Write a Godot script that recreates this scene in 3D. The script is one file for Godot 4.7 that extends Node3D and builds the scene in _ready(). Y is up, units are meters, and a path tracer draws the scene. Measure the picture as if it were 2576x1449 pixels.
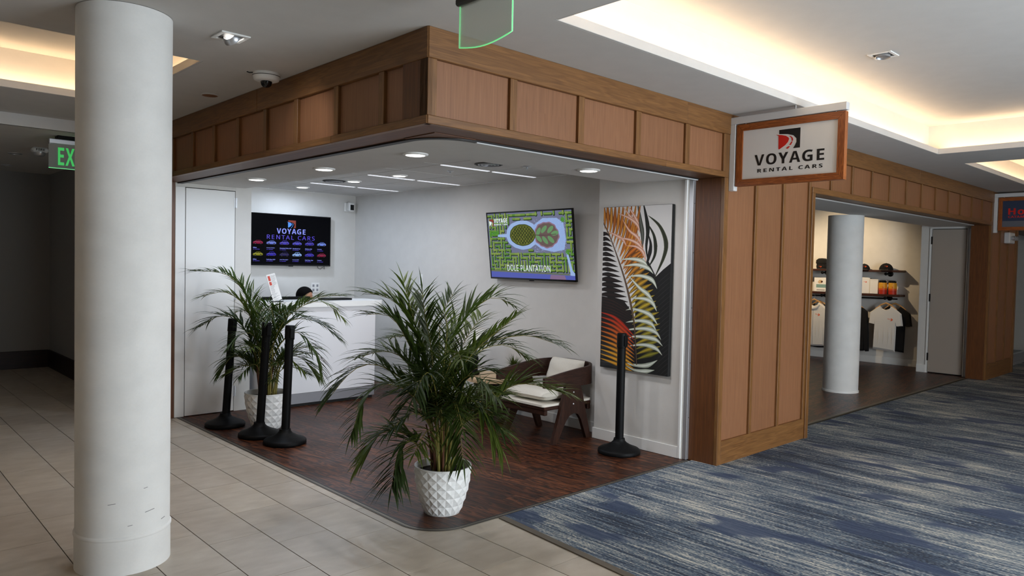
extends Node3D
# A rental car office at the corner of a hotel arcade. Right-hand shop front lies in the plane z = 0, the left-hand one in the plane x = 0.

const CEIL := 2.795        # arcade ceiling
const HEAD := 2.295        # underside of the shop fronts
const LOWC := 2.69         # corridor ceiling at the far left
const GRID := 2.46         # panel ceiling inside the office
var M := {}
var used := {}
var rng := RandomNumberGenerator.new()

# ------------------------------------------------------------------ naming helpers
func numbered(called: String) -> String:
	if not used.has(called):
		used[called] = 0
		return called
	used[called] += 1
	return "%s_%03d" % [called, used[called]]

func thing(called: String, label: String, category: String, at := Vector3.ZERO, turn := 0.0, group := "") -> Node3D:
	var o := Node3D.new()
	o.name = numbered(called)
	add_child(o)
	o.position = at
	o.rotation.y = turn
	o.set_meta("label", label)
	o.set_meta("category", category)
	if group != "":
		o.set_meta("group", group)
	return o

func setting(called: String, label := "", at := Vector3.ZERO, turn := 0.0) -> Node3D:
	var o := Node3D.new()
	o.name = numbered(called)
	add_child(o)
	o.position = at
	o.rotation.y = turn
	o.set_meta("kind", "structure")
	if label != "":
		o.set_meta("label", label)
	return o

func part(parent: Node, called: String, shape, m: Material, at := Vector3.ZERO, label := "") -> MeshInstance3D:
	var o := MeshInstance3D.new()
	o.name = called
	var me: Mesh = shape.commit() if shape is SurfaceTool else shape
	o.mesh = me
	o.material_override = m
	o.position = at
	o.cast_shadow = GeometryInstance3D.SHADOW_CASTING_SETTING_ON
	parent.add_child(o, true)
	if label != "":
		o.set_meta("label", label)
	return o

# ------------------------------------------------------------------ shapes
func mb() -> SurfaceTool:
	var st := SurfaceTool.new()
	st.begin(Mesh.PRIMITIVE_TRIANGLES)
	return st

func tri(st: SurfaceTool, a: Vector3, b: Vector3, c: Vector3, n: Vector3, ua := Vector2.ZERO, ub := Vector2.ZERO, uc := Vector2.ZERO) -> void:
	if (c - a).cross(b - a).dot(n) < 0.0:
		var t := b
		b = c
		c = t
		var ut := ub
		ub = uc
		uc = ut
	st.set_normal(n); st.set_uv(ua); st.add_vertex(a)
	st.set_normal(n); st.set_uv(ub); st.add_vertex(b)
	st.set_normal(n); st.set_uv(uc); st.add_vertex(c)

func tris(st: SurfaceTool, a: Vector3, b: Vector3, c: Vector3, na: Vector3, nb: Vector3, nc: Vector3, ua := Vector2.ZERO, ub := Vector2.ZERO, uc := Vector2.ZERO) -> void:
	if (c - a).cross(b - a).dot(na + nb + nc) < 0.0:
		st.set_normal(na); st.set_uv(ua); st.add_vertex(a)
		st.set_normal(nc); st.set_uv(uc); st.add_vertex(c)
		st.set_normal(nb); st.set_uv(ub); st.add_vertex(b)
	else:
		st.set_normal(na); st.set_uv(ua); st.add_vertex(a)
		st.set_normal(nb); st.set_uv(ub); st.add_vertex(b)
		st.set_normal(nc); st.set_uv(uc); st.add_vertex(c)

func flat(st: SurfaceTool, a: Vector3, b: Vector3, c: Vector3, out: Vector3) -> void:
	var n := (b - a).cross(c - a)
	if n.length_squared() < 1e-16:
		return
	n = n.normalized()
	if n.dot(out) < 0.0:
		n = -n
	tri(st, a, b, c, n)

func uvof(p: Vector3, n: Vector3, grain: int, off: Vector2) -> Vector2:
	var a := n.abs()
	var u: float
	var v: float
	if grain == 0:
		u = p.x
		v = p.z if a.y > a.z else p.y
		if a.x > a.y and a.x > a.z:
			u = p.y
			v = p.z
	elif grain == 1:
		u = p.y
		v = p.z if a.x > a.z else p.x
		if a.y > a.x and a.y > a.z:
			u = p.x
			v = p.z
	else:
		u = p.z
		v = p.x if a.y > a.x else p.y
		if a.z > a.x and a.z > a.y:
			u = p.y
			v = p.x
	return Vector2(u, v) + off

func quad(st: SurfaceTool, a: Vector3, b: Vector3, c: Vector3, d: Vector3, n: Vector3, grain := 0, off := Vector2.ZERO) -> void:
	var ua := uvof(a, n, grain, off)
	var ub := uvof(b, n, grain, off)
	var uc := uvof(c, n, grain, off)
	var ud := uvof(d, n, grain, off)
	tri(st, a, b, c, n, ua, ub, uc)
	tri(st, a, c, d, n, ua, uc, ud)

# a box from corner lo to corner hi with chamfered edges; grain is the axis the wood runs along
func bx(st: SurfaceTool, lo: Vector3, hi: Vector3, b := 0.0, grain := 0, off := Vector2.ZERO) -> SurfaceTool:
	var c := (lo + hi) * 0.5
	var h := (hi - lo).abs() * 0.5
	b = minf(b, minf(h.x, minf(h.y, h.z)) * 0.9)
	var k := [Vector3(h.x, h.y - b, h.z - b), Vector3(h.x - b, h.y, h.z - b), Vector3(h.x - b, h.y - b, h.z)]
	var ax := [Vector3.RIGHT, Vector3.UP, Vector3.BACK]
	for i in 3:
		for s: float in [-1.0, 1.0]:
			var q := []
			for e in [[-1, -1], [1, -1], [1, 1], [-1, 1]]:
				var sg := Vector3.ONE
				sg[i] = s
				sg[(i + 1) % 3] = e[0]
				sg[(i + 2) % 3] = e[1]
				q.append(c + k[i] * sg)
			quad(st, q[0], q[1], q[2], q[3], ax[i] * s, grain, off)
	if b <= 0.0:
		return st
	for i in 3:
		var j := (i + 1) % 3
		var l := (i + 2) % 3
		for sj: float in [-1.0, 1.0]:
			for sl: float in [-1.0, 1.0]:
				var q := []
				for e in [[-1.0, j], [1.0, j], [1.0, l], [-1.0, l]]:
					var sg := Vector3.ONE
					sg[i] = e[0]
					sg[j] = sj
					sg[l] = sl
					q.append(c + k[e[1]] * sg)
				var n: Vector3 = (ax[j] * sj + ax[l] * sl).normalized()
				quad(st, q[0], q[1], q[2], q[3], n, grain, off)
	for sx: float in [-1.0, 1.0]:
		for sy: float in [-1.0, 1.0]:
			for sz: float in [-1.0, 1.0]:
				var sg := Vector3(sx, sy, sz)
				tri(st, c + k[0] * sg, c + k[1] * sg, c + k[2] * sg, sg.normalized())
	return st

func box(lo: Vector3, hi: Vector3, b := 0.0, grain := 0) -> SurfaceTool:
	return bx(mb(), lo, hi, b, grain, Vector2(rng.randf() * 7.0, rng.randf() * 7.0))

# profile of (radius, height) turned round the y axis
func lathe(prof: Array, seg := 32, cap := true, smooth := true, st: SurfaceTool = null) -> SurfaceTool:
	if st == null:
		st = mb()
	var n := prof.size()
	var norms := []
	for i in n:
		var d: Vector2 = prof[mini(i + 1, n - 1)] - prof[maxi(i - 1, 0)]
		norms.append(Vector2(d.y, -d.x).normalized())
	for i in n - 1:
		var d2: Vector2 = prof[i + 1] - prof[i]
		var fl := Vector2(d2.y, -d2.x).normalized()
		var n0: Vector2 = norms[i] if smooth and fl.dot(norms[i]) > 0.8 else fl
		var n1: Vector2 = norms[i + 1] if smooth and fl.dot(norms[i + 1]) > 0.8 else fl
		for s in seg:
			var a := TAU * s / seg
			var b := TAU * (s + 1) / seg
			var ca := Vector3(cos(a), 0, sin(a))
			var cb := Vector3(cos(b), 0, sin(b))
			var p00: Vector3 = ca * prof[i].x + Vector3.UP * prof[i].y
			var p01: Vector3 = cb * prof[i].x + Vector3.UP * prof[i].y
			var p10: Vector3 = ca * prof[i + 1].x + Vector3.UP * prof[i + 1].y
			var p11: Vector3 = cb * prof[i + 1].x + Vector3.UP * prof[i + 1].y
			var na0 := ca * n0.x + Vector3.UP * n0.y
			var nb0 := cb * n0.x + Vector3.UP * n0.y
			var na1 := ca * n1.x + Vector3.UP * n1.y
			var nb1 := cb * n1.x + Vector3.UP * n1.y
			var u0 := Vector2(float(s) / seg, prof[i].y)
			var u1 := Vector2(float(s + 1) / seg, prof[i].y)
			var u2 := Vector2(float(s) / seg, prof[i + 1].y)
			var u3 := Vector2(float(s + 1) / seg, prof[i + 1].y)
			if prof[i].x > 1e-5:
				tris(st, p00, p01, p11, na0, nb0, nb1, u0, u1, u3)
			if prof[i + 1].x > 1e-5:
				tris(st, p00, p11, p10, na0, nb1, na1, u0, u3, u2)
	if cap:
		for e in [0, n - 1]:
			if prof[e].x > 1e-4:
				var up := Vector3.DOWN if e == 0 else Vector3.UP
				for s in seg:
					var a := TAU * s / seg
					var b := TAU * (s + 1) / seg
					tri(st, Vector3(0, prof[e].y, 0), Vector3(cos(a) * prof[e].x, prof[e].y, sin(a) * prof[e].x), Vector3(cos(b) * prof[e].x, prof[e].y, sin(b) * prof[e].x), up)
	return st

func tube(pts: Array, radii: Array, seg := 6, st: SurfaceTool = null) -> SurfaceTool:
	if st == null:
		st = mb()
	var rings := []
	var x := Vector3.ZERO
	for i in pts.size():
		var t: Vector3 = (pts[mini(i + 1, pts.size() - 1)] - pts[maxi(i - 1, 0)]).normalized()
		if x == Vector3.ZERO:
			x = t.cross(Vector3.UP if absf(t.y) < 0.9 else Vector3.RIGHT).normalized()
		x = (x - t * x.dot(t)).normalized()
		var y := t.cross(x)
		var r := []
		for s in seg:
			var a := TAU * s / seg
			r.append(x * cos(a) + y * sin(a))
		rings.append(r)
	for i in pts.size() - 1:
		for s in seg:
			var s2 := (s + 1) % seg
			var a: Vector3 = pts[i] + rings[i][s] * radii[i]
			var b: Vector3 = pts[i] + rings[i][s2] * radii[i]
			var c: Vector3 = pts[i + 1] + rings[i + 1][s2] * radii[i + 1]
			var d: Vector3 = pts[i + 1] + rings[i + 1][s] * radii[i + 1]
			tris(st, a, b, c, rings[i][s], rings[i][s2], rings[i + 1][s2])
			tris(st, a, c, d, rings[i][s], rings[i + 1][s2], rings[i + 1][s])
	for e in [0, pts.size() - 1]:
		var n: Vector3 = (pts[0] - pts[1]).normalized() if e == 0 else (pts[-1] - pts[-2]).normalized()
		for s in seg:
			tri(st, pts[e], pts[e] + rings[e][s] * radii[e], pts[e] + rings[e][(s + 1) % seg] * radii[e], n)
	return st

# polygon in (a, b) extruded; plane "xz": a=x b=z between heights y0 and y1; "xy": a=x b=y between depths z0 and z1
func prism(poly: PackedVector2Array, d0: float, d1: float, plane := "xz", st: SurfaceTool = null, off := Vector2.ZERO, turn := 0.0) -> SurfaceTool:
	if st == null:
		st = mb()
	var P := func(q: Vector2, d: float) -> Vector3:
		return Vector3(q.x, d, q.y) if plane == "xz" else Vector3(q.x, q.y, d)
	var up := Vector3.UP if plane == "xz" else Vector3.BACK
	var idx := Geometry2D.triangulate_polygon(poly)
	for t in range(0, idx.size(), 3):
		var a := poly[idx[t]]
		var b := poly[idx[t + 1]]
		var c := poly[idx[t + 2]]
		tri(st, P.call(a, d1), P.call(b, d1), P.call(c, d1), up, a.rotated(turn) + off, b.rotated(turn) + off, c.rotated(turn) + off)
		tri(st, P.call(a, d0), P.call(b, d0), P.call(c, d0), -up, a.rotated(turn) + off, b.rotated(turn) + off, c.rotated(turn) + off)
	var ccw := not Geometry2D.is_polygon_clockwise(poly)
	for i in poly.size():
		var a := poly[i]
		var b := poly[(i + 1) % poly.size()]
		var e := b - a
		if e.length() < 1e-6:
			continue
		var n2 := Vector2(e.y, -e.x).normalized()
		if not ccw:
			n2 = -n2
		var n := Vector3(n2.x, 0, n2.y) if plane == "xz" else Vector3(n2.x, n2.y, 0)
		var l := e.length()
		tri(st, P.call(a, d0), P.call(b, d0), P.call(b, d1), n, Vector2(0, d0), Vector2(l, d0), Vector2(l, d1))
		tri(st, P.call(a, d0), P.call(b, d1), P.call(a, d1), n, Vector2(0, d0), Vector2(l, d1), Vector2(0, d1))
	return st

func rect(x0: float, y0: float, x1: float, y1: float) -> PackedVector2Array:
	return PackedVector2Array([Vector2(x0, y0), Vector2(x1, y0), Vector2(x1, y1), Vector2(x0, y1)])

func rounded(x0: float, y0: float, x1: float, y1: float, r: float, k := 6) -> PackedVector2Array:
	var out := PackedVector2Array()
	for q in [[x1 - r, y1 - r, 0.0], [x0 + r, y1 - r, 0.5], [x0 + r, y0 + r, 1.0], [x1 - r, y0 + r, 1.5]]:
		for i in k + 1:
			var a: float = PI * (q[2] + 0.5 * i / k)
			out.append(Vector2(q[0] + r * cos(a), q[1] + r * sin(a)))
	return out

# plate in xz between y0 and y1 with rectangular holes [x0, z0, x1, z1]
func plate(x0: float, z0: float, x1: float, z1: float, y0: float, y1: float, holes: Array) -> SurfaceTool:
	var st := mb()
	var xs := [x0, x1]
	var zs := [z0, z1]
	for h in holes:
		xs += [h[0], h[2]]
		zs += [h[1], h[3]]
	xs.sort()
	zs.sort()
	for i in xs.size() - 1:
		for j in zs.size() - 1:
			var a: float = maxf(xs[i], x0)
			var b: float = minf(xs[i + 1], x1)
			var c: float = maxf(zs[j], z0)
			var d: float = minf(zs[j + 1], z1)
			if b - a < 1e-4 or d - c < 1e-4:
				continue
			var m := Vector2((a + b) / 2, (c + d) / 2)
			var inside := false
			for h in holes:
				if m.x > h[0] and m.x < h[2] and m.y > h[1] and m.y < h[3]:
					inside = true
			if not inside:
				bx(st, Vector3(a, y0, c), Vector3(b, y1, d))
	return st

# the smooth shape that lies where the field is below zero, on a grid of cells (surface nets)
func netted(field: Callable, lo: Vector3, hi: Vector3, cell: float) -> SurfaceTool:
	var st := mb()
	var nx := int((hi.x - lo.x) / cell) + 2
	var ny := int((hi.y - lo.y) / cell) + 2
	var nz := int((hi.z - lo.z) / cell) + 2
	var v := PackedFloat32Array()
	v.resize(nx * ny * nz)
	for k in nz:
		for j in ny:
			for i in nx:
				v[(k * ny + j) * nx + i] = field.call(lo + Vector3(i, j, k) * cell)
	var vert := {}
	for k in nz - 1:
		for j in ny - 1:
			for i in nx - 1:
				var base := (k * ny + j) * nx + i
				var inside := 0
				for c in 8:
					if v[base + (c & 1) + ((c >> 1) & 1) * nx + ((c >> 2) & 1) * nx * ny] < 0.0:
						inside += 1
				if inside == 0 or inside == 8:
					continue
				var sum := Vector3.ZERO
				var cnt := 0
				for c in 8:
					for ax in 3:
						if (c >> ax) & 1:
							continue
						var c2: int = c | (1 << ax)
						var a := v[base + (c & 1) + ((c >> 1) & 1) * nx + ((c >> 2) & 1) * nx * ny]
						var b := v[base + (c2 & 1) + ((c2 >> 1) & 1) * nx + ((c2 >> 2) & 1) * nx * ny]
						if (a < 0.0) != (b < 0.0):
							var p := Vector3(c & 1, (c >> 1) & 1, (c >> 2) & 1)
							p[ax] = a / (a - b)
							sum += p
							cnt += 1
				vert[base] = lo + (Vector3(i, j, k) + sum / cnt) * cell
	var nrm := {}
	for b in vert:
		var p: Vector3 = vert[b]
		var e := cell * 0.5
		nrm[b] = Vector3(field.call(p + Vector3(e, 0, 0)) - field.call(p - Vector3(e, 0, 0)), field.call(p + Vector3(0, e, 0)) - field.call(p - Vector3(0, e, 0)), field.call(p + Vector3(0, 0, e)) - field.call(p - Vector3(0, 0, e))).normalized()
	var step := [1, nx, nx * ny]
	for b in vert:
		for ax in 3:
			var s1: int = step[(ax + 1) % 3]
			var s2: int = step[(ax + 2) % 3]
			if not (vert.has(b - s1) and vert.has(b - s2) and vert.has(b - s1 - s2)):
				continue
			if (v[b] < 0.0) == (v[b + step[ax]] < 0.0):
				continue
			var q := [b, b - s1, b - s1 - s2, b - s2]
			tris(st, vert[q[0]], vert[q[1]], vert[q[2]], nrm[q[0]], nrm[q[1]], nrm[q[2]])
			tris(st, vert[q[0]], vert[q[2]], vert[q[3]], nrm[q[0]], nrm[q[2]], nrm[q[3]])
	return st

func bone(p: Vector3, a: Vector3, b: Vector3, ra: float, rb: float) -> float:
	var ab := b - a
	var t := clampf((p - a).dot(ab) / ab.length_squared(), 0.0, 1.0)
	return (p - a - ab * t).length() - lerpf(ra, rb, t)

func smin(a: float, b: float, k: float) -> float:
	var h := clampf(0.5 + 0.5 * (b - a) / k, 0.0, 1.0)
	return lerpf(b, a, h) - k * h * (1.0 - h)

# lettering that fills a box of the given width and height, facing +z, its middle at the given place
func letters(parent: Node, called: String, words: String, w: float, h: float, at: Vector3, m: Material, bold := true, gap := 0, thick := 0.002) -> MeshInstance3D:
	var tm := TextMesh.new()
	var f := SystemFont.new()
	f.font_names = PackedStringArray(["Droid Sans"])
	f.font_weight = 700 if bold else 400
	var fv := FontVariation.new()
	fv.base_font = f
	fv.spacing_glyph = gap
	tm.font = fv
	tm.font_size = 64
	tm.pixel_size = 0.01
	tm.depth = 0.05
	tm.curve_step = 1.5
	tm.text = words
	var bb := tm.get_aabb()
	var o := part(parent, called, tm, m)
	var s := Vector3(w / bb.size.x, h / bb.size.y, thick / 0.05)
	o.scale = s
	o.position = at - (bb.position + bb.size * 0.5) * s
	return o

# ------------------------------------------------------------------ textures
func noise(w: int, h: int, rw: int, rh: int, freq: float, sd: int, oct := 3) -> PackedByteArray:
	var n := FastNoiseLite.new()
	n.seed = sd
	n.noise_type = FastNoiseLite.TYPE_SIMPLEX_SMOOTH
	n.frequency = freq
	n.fractal_octaves = oct
	var im := n.get_seamless_image(rw, rh)
	im.convert(Image.FORMAT_L8)
	if rw != w or rh != h:
		im.resize(w, h, Image.INTERPOLATE_CUBIC)
	return im.get_data()

func tex(im: Image) -> ImageTexture:
	return ImageTexture.create_from_image(im)

# the grain runs along u
func wood_tex(light: Color, dark: Color, sd: int, contrast := 1.0, ring := 0.5) -> ImageTexture:
	var w := 512
	var h := 512
	var fine := noise(w, h, 24, 512, 0.16, sd, 3)
	var mid := noise(w, h, 20, 128, 0.09, sd + 1, 3)
	var big := noise(w, h, 64, 64, 0.05, sd + 2, 2)
	var pore := noise(w, h, 90, 512, 0.3, sd + 3, 2)
	var out := PackedByteArray()
	out.resize(w * h * 3)
	for i in w * h:
		var t := 0.42 * fine[i] + 0.33 * mid[i]
		t += 0.25 * (127.5 + 127.5 * sin(big[i] * 0.11 * ring + mid[i] * 0.05))
		t = clampf(0.5 + (t / 255.0 - 0.5) * 1.5 * contrast, 0.0, 1.0)
		if pore[i] < 70:
			t *= 0.82
		var c := dark.lerp(light, t)
		out[i * 3] = int(c.r * 255.0)
		out[i * 3 + 1] = int(c.g * 255.0)
		out[i * 3 + 2] = int(c.b * 255.0)
	return tex(Image.create_from_data(w, h, false, Image.FORMAT_RGB8, out))

func mottle(a: Color, b: Color, sd: int, freq := 0.02, size := 256, stretch := 1) -> ImageTexture:
	var n1 := noise(size, size, size / stretch, size, freq, sd, 5)
	var n2 := noise(size, size, size, size, 0.3, sd + 5, 2)
	var out := PackedByteArray()
	out.resize(size * size * 3)
	for i in size * size:
		var c := a.lerp(b, clampf((0.75 * n1[i] + 0.25 * n2[i]) / 255.0, 0.0, 1.0))
		out[i * 3] = int(c.r * 255.0)
		out[i * 3 + 1] = int(c.g * 255.0)
		out[i * 3 + 2] = int(c.b * 255.0)
	return tex(Image.create_from_data(size, size, false, Image.FORMAT_RGB8, out))

func carpet_tex() -> ImageTexture:
	var w := 2048
	var h := 1024
	var a := noise(w, h, 2048, 72, 0.30, 11, 3)
	var b := noise(w, h, 1024, 30, 0.13, 12, 3)
	var c := noise(w, h, 256, 110, 0.045, 13, 4)
	var d := noise(w, h, 2048, 1024, 0.20, 14, 3)
	var e := noise(w, h, 160, 50, 0.07, 15, 3)
	var g := noise(w, h, 700, 350, 0.05, 16, 4)
	var pal := PackedColorArray()
	var stops := [[0.0, Color8(24, 30, 42)], [0.28, Color8(44, 56, 76)], [0.44, Color8(74, 90, 108)], [0.56, Color8(104, 115, 124)], [0.70, Color8(146, 148, 145)], [1.0, Color8(208, 202, 188)]]
	for i in 256:
		var t := i / 255.0
		var col := Color.BLACK
		for k in stops.size() - 1:
			if t >= stops[k][0]:
				col = (stops[k][1] as Color).lerp(stops[k + 1][1], clampf((t - stops[k][0]) / (stops[k + 1][0] - stops[k][0]), 0.0, 1.0))
		pal.append(col)
	var navy := Color8(40, 54, 84)
	var out := PackedByteArray()
	out.resize(w * h * 3)
	for i in w * h:
		var t := 0.30 * a[i] + 0.26 * b[i] + 0.24 * d[i] + 0.20 * e[i]
		t = 127.0 + (t - 127.5) * 2.45
		if absf(g[i] - 128.0) < 3.5 and d[i] > 120:
			t += 60.0
		var col := pal[clampi(int(t), 0, 255)]
		var k := clampf((c[i] - 158.0) / 26.0, 0.0, 1.0) * (0.55 + 0.45 * d[i] / 255.0)
		if k > 0.0:
			col = col.lerp(navy, k * 0.9)
		out[i * 3] = int(col.r * 255.0)
		out[i * 3 + 1] = int(col.g * 255.0)
		out[i * 3 + 2] = int(col.b * 255.0)
	return tex(Image.create_from_data(w, h, false, Image.FORMAT_RGB8, out))

func mat(called: String, c: Color, rough := 0.6, metal := 0.0, t: Texture2D = null, scale := Vector3.ONE, world := false) -> StandardMaterial3D:
	var m := StandardMaterial3D.new()
	m.resource_name = called
	m.albedo_color = c
	m.roughness = rough
	m.metallic = metal
	if t:
		m.albedo_texture = t
		m.uv1_scale = scale
		if world:
			m.uv1_triplanar = true
			m.uv1_world_triplanar = true
	M[called] = m
	return m

func glow(called: String, c: Color, energy: float) -> StandardMaterial3D:
	var m := mat(called, c, 0.5)
	m.emission_enabled = true
	m.emission = c
	m.emission_energy_multiplier = energy
	return m

# ------------------------------------------------------------------ drawing flat print
func fill(im: Image, p: PackedVector2Array, c: Color) -> void:
	var y0 := 1e9
	var y1 := -1e9
	for q in p:
		y0 = minf(y0, q.y)
		y1 = maxf(y1, q.y)
	for y in range(maxi(0, int(y0)), mini(im.get_height() - 1, int(y1)) + 1):
		var xs := []
		var yy := y + 0.5
		for i in p.size():
			var a := p[i]
			var b := p[(i + 1) % p.size()]
			if (a.y <= yy) != (b.y <= yy):
				xs.append(a.x + (yy - a.y) / (b.y - a.y) * (b.x - a.x))
		xs.sort()
		for i in range(0, xs.size() - 1, 2):
			var x0 := maxi(0, int(round(xs[i])))
			var x1 := mini(im.get_width(), int(round(xs[i + 1])))
			if x1 > x0:
				im.fill_rect(Rect2i(x0, y, x1 - x0, 1), c)

func smooth_line(pts: Array, n := 24) -> PackedVector2Array:
	var cv := Curve2D.new()
	for i in pts.size():
		var t: Vector2 = (pts[mini(i + 1, pts.size() - 1)] - pts[maxi(i - 1, 0)]) / 6.0
		cv.add_point(pts[i], -t, t)
	var out := PackedVector2Array()
	for i in n + 1:
		out.append(cv.sample_baked(cv.get_baked_length() * i / n, true))
	return out

# a leaf blade along the line: widest at the given share of its length, edges of one colour, middle of another
func blade(im: Image, line: PackedVector2Array, wid: float, edge: Color, mid: Color, peak := 0.4, end := 0.0) -> void:
	for pass_ in 4:
		var f: float = [1.0, 0.72, 0.45, 0.16][pass_]
		var col := edge.lerp(mid, pass_ / 3.0)
		var l := PackedVector2Array()
		var r := PackedVector2Array()
		for i in line.size():
			var t := float(i) / (line.size() - 1)
			var w := wid * 0.5 * f * maxf(end, pow(t / peak, 0.7) if t < peak else pow(maxf(0.0, 1.0 - (t - peak) / (1.0 - peak)), 0.8))
			var d := (line[mini(i + 1, line.size() - 1)] - line[maxi(i - 1, 0)]).normalized()
			var nrm := Vector2(-d.y, d.x)
			l.append(line[i] + nrm * w)
			r.append(line[i] - nrm * w)
		r.reverse()
		l.append_array(r)
		fill(im, l, col)
const LARGE_PALM_FRONDS := [
	[[-0.049, 0.720, -0.069], [-0.095, 1.070, -0.144], [-0.183, 1.305, -0.265], [-0.306, 1.371, -0.423]],
	[[-0.035, 0.719, -0.067], [-0.063, 1.017, -0.143], [-0.088, 1.216, -0.223], [-0.110, 1.438, -0.308]],
	[[-0.051, 0.727, -0.025], [-0.088, 1.030, -0.026], [-0.134, 1.231, -0.031], [-0.169, 1.392, -0.021]],
	[[-0.002, 0.718, -0.047], [0.093, 1.108, -0.025], [0.284, 1.347, 0.078], [0.429, 1.311, 0.127]],
	[[-0.020, 0.730, 0.016], [0.090, 1.014, 0.167], [0.168, 1.157, 0.298], [0.216, 1.251, 0.408]],
	[[0.015, 0.697, -0.008], [0.155, 1.014, 0.090], [0.395, 1.119, 0.275], [0.593, 1.062, 0.417]],
	[[0.036, 0.691, -0.034], [0.190, 0.952, 0.011], [0.395, 1.042, 0.087], [0.580, 0.955, 0.132]],
	[[0.011, 0.504, 0.044], [0.154, 0.677, 0.228], [0.264, 0.835, 0.388], [0.444, 0.793, 0.620]],
	[[-0.077, 0.626, -0.050], [-0.267, 0.888, -0.195], [-0.437, 0.912, -0.314], [-0.595, 0.698, -0.419]],
	[[-0.096, 0.582, -0.022], [-0.268, 0.803, -0.083], [-0.456, 0.790, -0.144], [-0.581, 0.556, -0.133]],
	[[-0.084, 0.424, -0.056], [-0.199, 0.497, -0.131], [-0.324, 0.505, -0.209], [-0.426, 0.337, -0.261]],
	[[-0.098, 0.352, -0.047], [-0.186, 0.458, -0.063], [-0.281, 0.426, -0.074], [-0.349, 0.210, -0.053]],
	[[-0.046, 0.536, 0.036], [-0.065, 0.728, 0.134], [-0.091, 0.675, 0.245], [-0.130, 0.418, 0.357]],
	[[-0.004, 0.531, 0.042], [0.063, 0.719, 0.170], [0.099, 0.658, 0.281], [0.135, 0.455, 0.400]],
	[[-0.064, 0.700, -0.049], [-0.167, 1.025, -0.128], [-0.268, 1.224, -0.203], [-0.385, 1.241, -0.292]],
	[[-0.039, 0.666, -0.081], [-0.134, 0.936, -0.237], [-0.206, 0.990, -0.381], [-0.285, 0.939, -0.541]],
	[[-0.067, 0.688, 0.039], [-0.093, 0.953, 0.163], [-0.139, 1.047, 0.294], [-0.210, 1.026, 0.419]],
	[[-0.001, 0.690, -0.069], [0.048, 1.012, -0.122], [0.106, 1.212, -0.183], [0.220, 1.367, -0.205]],
	[[-0.005, 0.688, -0.084], [0.014, 0.956, -0.182], [-0.005, 1.074, -0.335], [-0.050, 1.059, -0.526]],
	[[0.027, 0.687, -0.065], [0.159, 0.958, -0.074], [0.286, 1.105, -0.110], [0.424, 1.203, -0.151]],
	[[-0.076, 0.639, 0.031], [-0.162, 0.854, 0.098], [-0.274, 0.921, 0.168], [-0.406, 0.804, 0.237]],
	[[-0.030, 0.636, 0.051], [-0.013, 0.851, 0.182], [-0.007, 0.893, 0.323], [0.008, 0.796, 0.487]],
	[[-0.034, 0.731, 0.014], [-0.049, 1.012, 0.065], [-0.077, 1.166, 0.116], [-0.126, 1.267, 0.156]],
]
const SMALL_PALM_FRONDS := [
	[[-0.047, 0.665, -0.055], [-0.112, 1.156, -0.132], [-0.260, 1.411, -0.290], [-0.494, 1.447, -0.531]],
	[[-0.057, 0.632, -0.031], [-0.149, 1.069, -0.084], [-0.307, 1.255, -0.193], [-0.484, 1.216, -0.316]],
	[[-0.046, 0.555, -0.054], [-0.150, 0.917, -0.168], [-0.295, 1.033, -0.323], [-0.444, 0.920, -0.483]],
	[[-0.050, 0.450, -0.024], [-0.146, 0.615, -0.081], [-0.264, 0.671, -0.153], [-0.362, 0.510, -0.202]],
	[[-0.016, 0.665, -0.038], [-0.046, 0.992, -0.099], [-0.073, 1.154, -0.162], [-0.061, 1.263, -0.194]],
	[[-0.029, 0.671, 0.007], [-0.051, 0.929, 0.035], [-0.071, 1.095, 0.075], [-0.070, 1.181, 0.140]],
	[[0.003, 0.668, 0.003], [0.107, 1.037, 0.100], [0.318, 1.218, 0.297], [0.530, 1.250, 0.496]],
	[[-0.002, 0.672, 0.032], [0.106, 1.042, 0.183], [0.295, 1.195, 0.417], [0.425, 1.060, 0.603]],
	[[0.016, 0.629, -0.008], [0.152, 0.979, 0.087], [0.366, 0.994, 0.248], [0.531, 0.836, 0.360]],
	[[0.013, 0.597, 0.024], [0.152, 0.894, 0.170], [0.279, 0.783, 0.308], [0.348, 0.522, 0.394]],
	[[0.025, 0.519, 0.001], [0.128, 0.647, 0.064], [0.262, 0.647, 0.151], [0.391, 0.471, 0.229]],
	[[-0.038, 0.677, 0.054], [-0.069, 1.011, 0.158], [-0.106, 1.144, 0.278], [-0.142, 1.067, 0.415]],
	[[0.019, 0.661, -0.050], [0.108, 0.951, -0.066], [0.226, 1.059, -0.071], [0.394, 1.017, -0.042]],
	[[-0.002, 0.661, -0.070], [-0.014, 0.947, -0.180], [-0.048, 1.069, -0.327], [-0.120, 1.040, -0.523]],
	[[-0.031, 0.674, 0.038], [-0.026, 0.990, 0.143], [0.014, 1.106, 0.296], [0.054, 1.098, 0.461]],
	[[-0.044, 0.601, 0.027], [-0.142, 0.862, 0.034], [-0.268, 0.886, 0.032], [-0.394, 0.771, 0.042]],
]

# ------------------------------------------------------------------ light
func area(parent: Node3D, called: String, at: Vector3, size: Vector2, energy: float, c: Color, turn: Vector3) -> AreaLight3D:
	var l := AreaLight3D.new()
	l.name = called
	l.area_size = size
	l.area_normalize_energy = true
	l.light_energy = energy
	l.light_color = c
	l.area_range = 30.0
	l.area_attenuation = 2.0
	l.shadow_enabled = true
	l.position = at
	l.rotation = turn
	parent.add_child(l, true)
	return l

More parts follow.
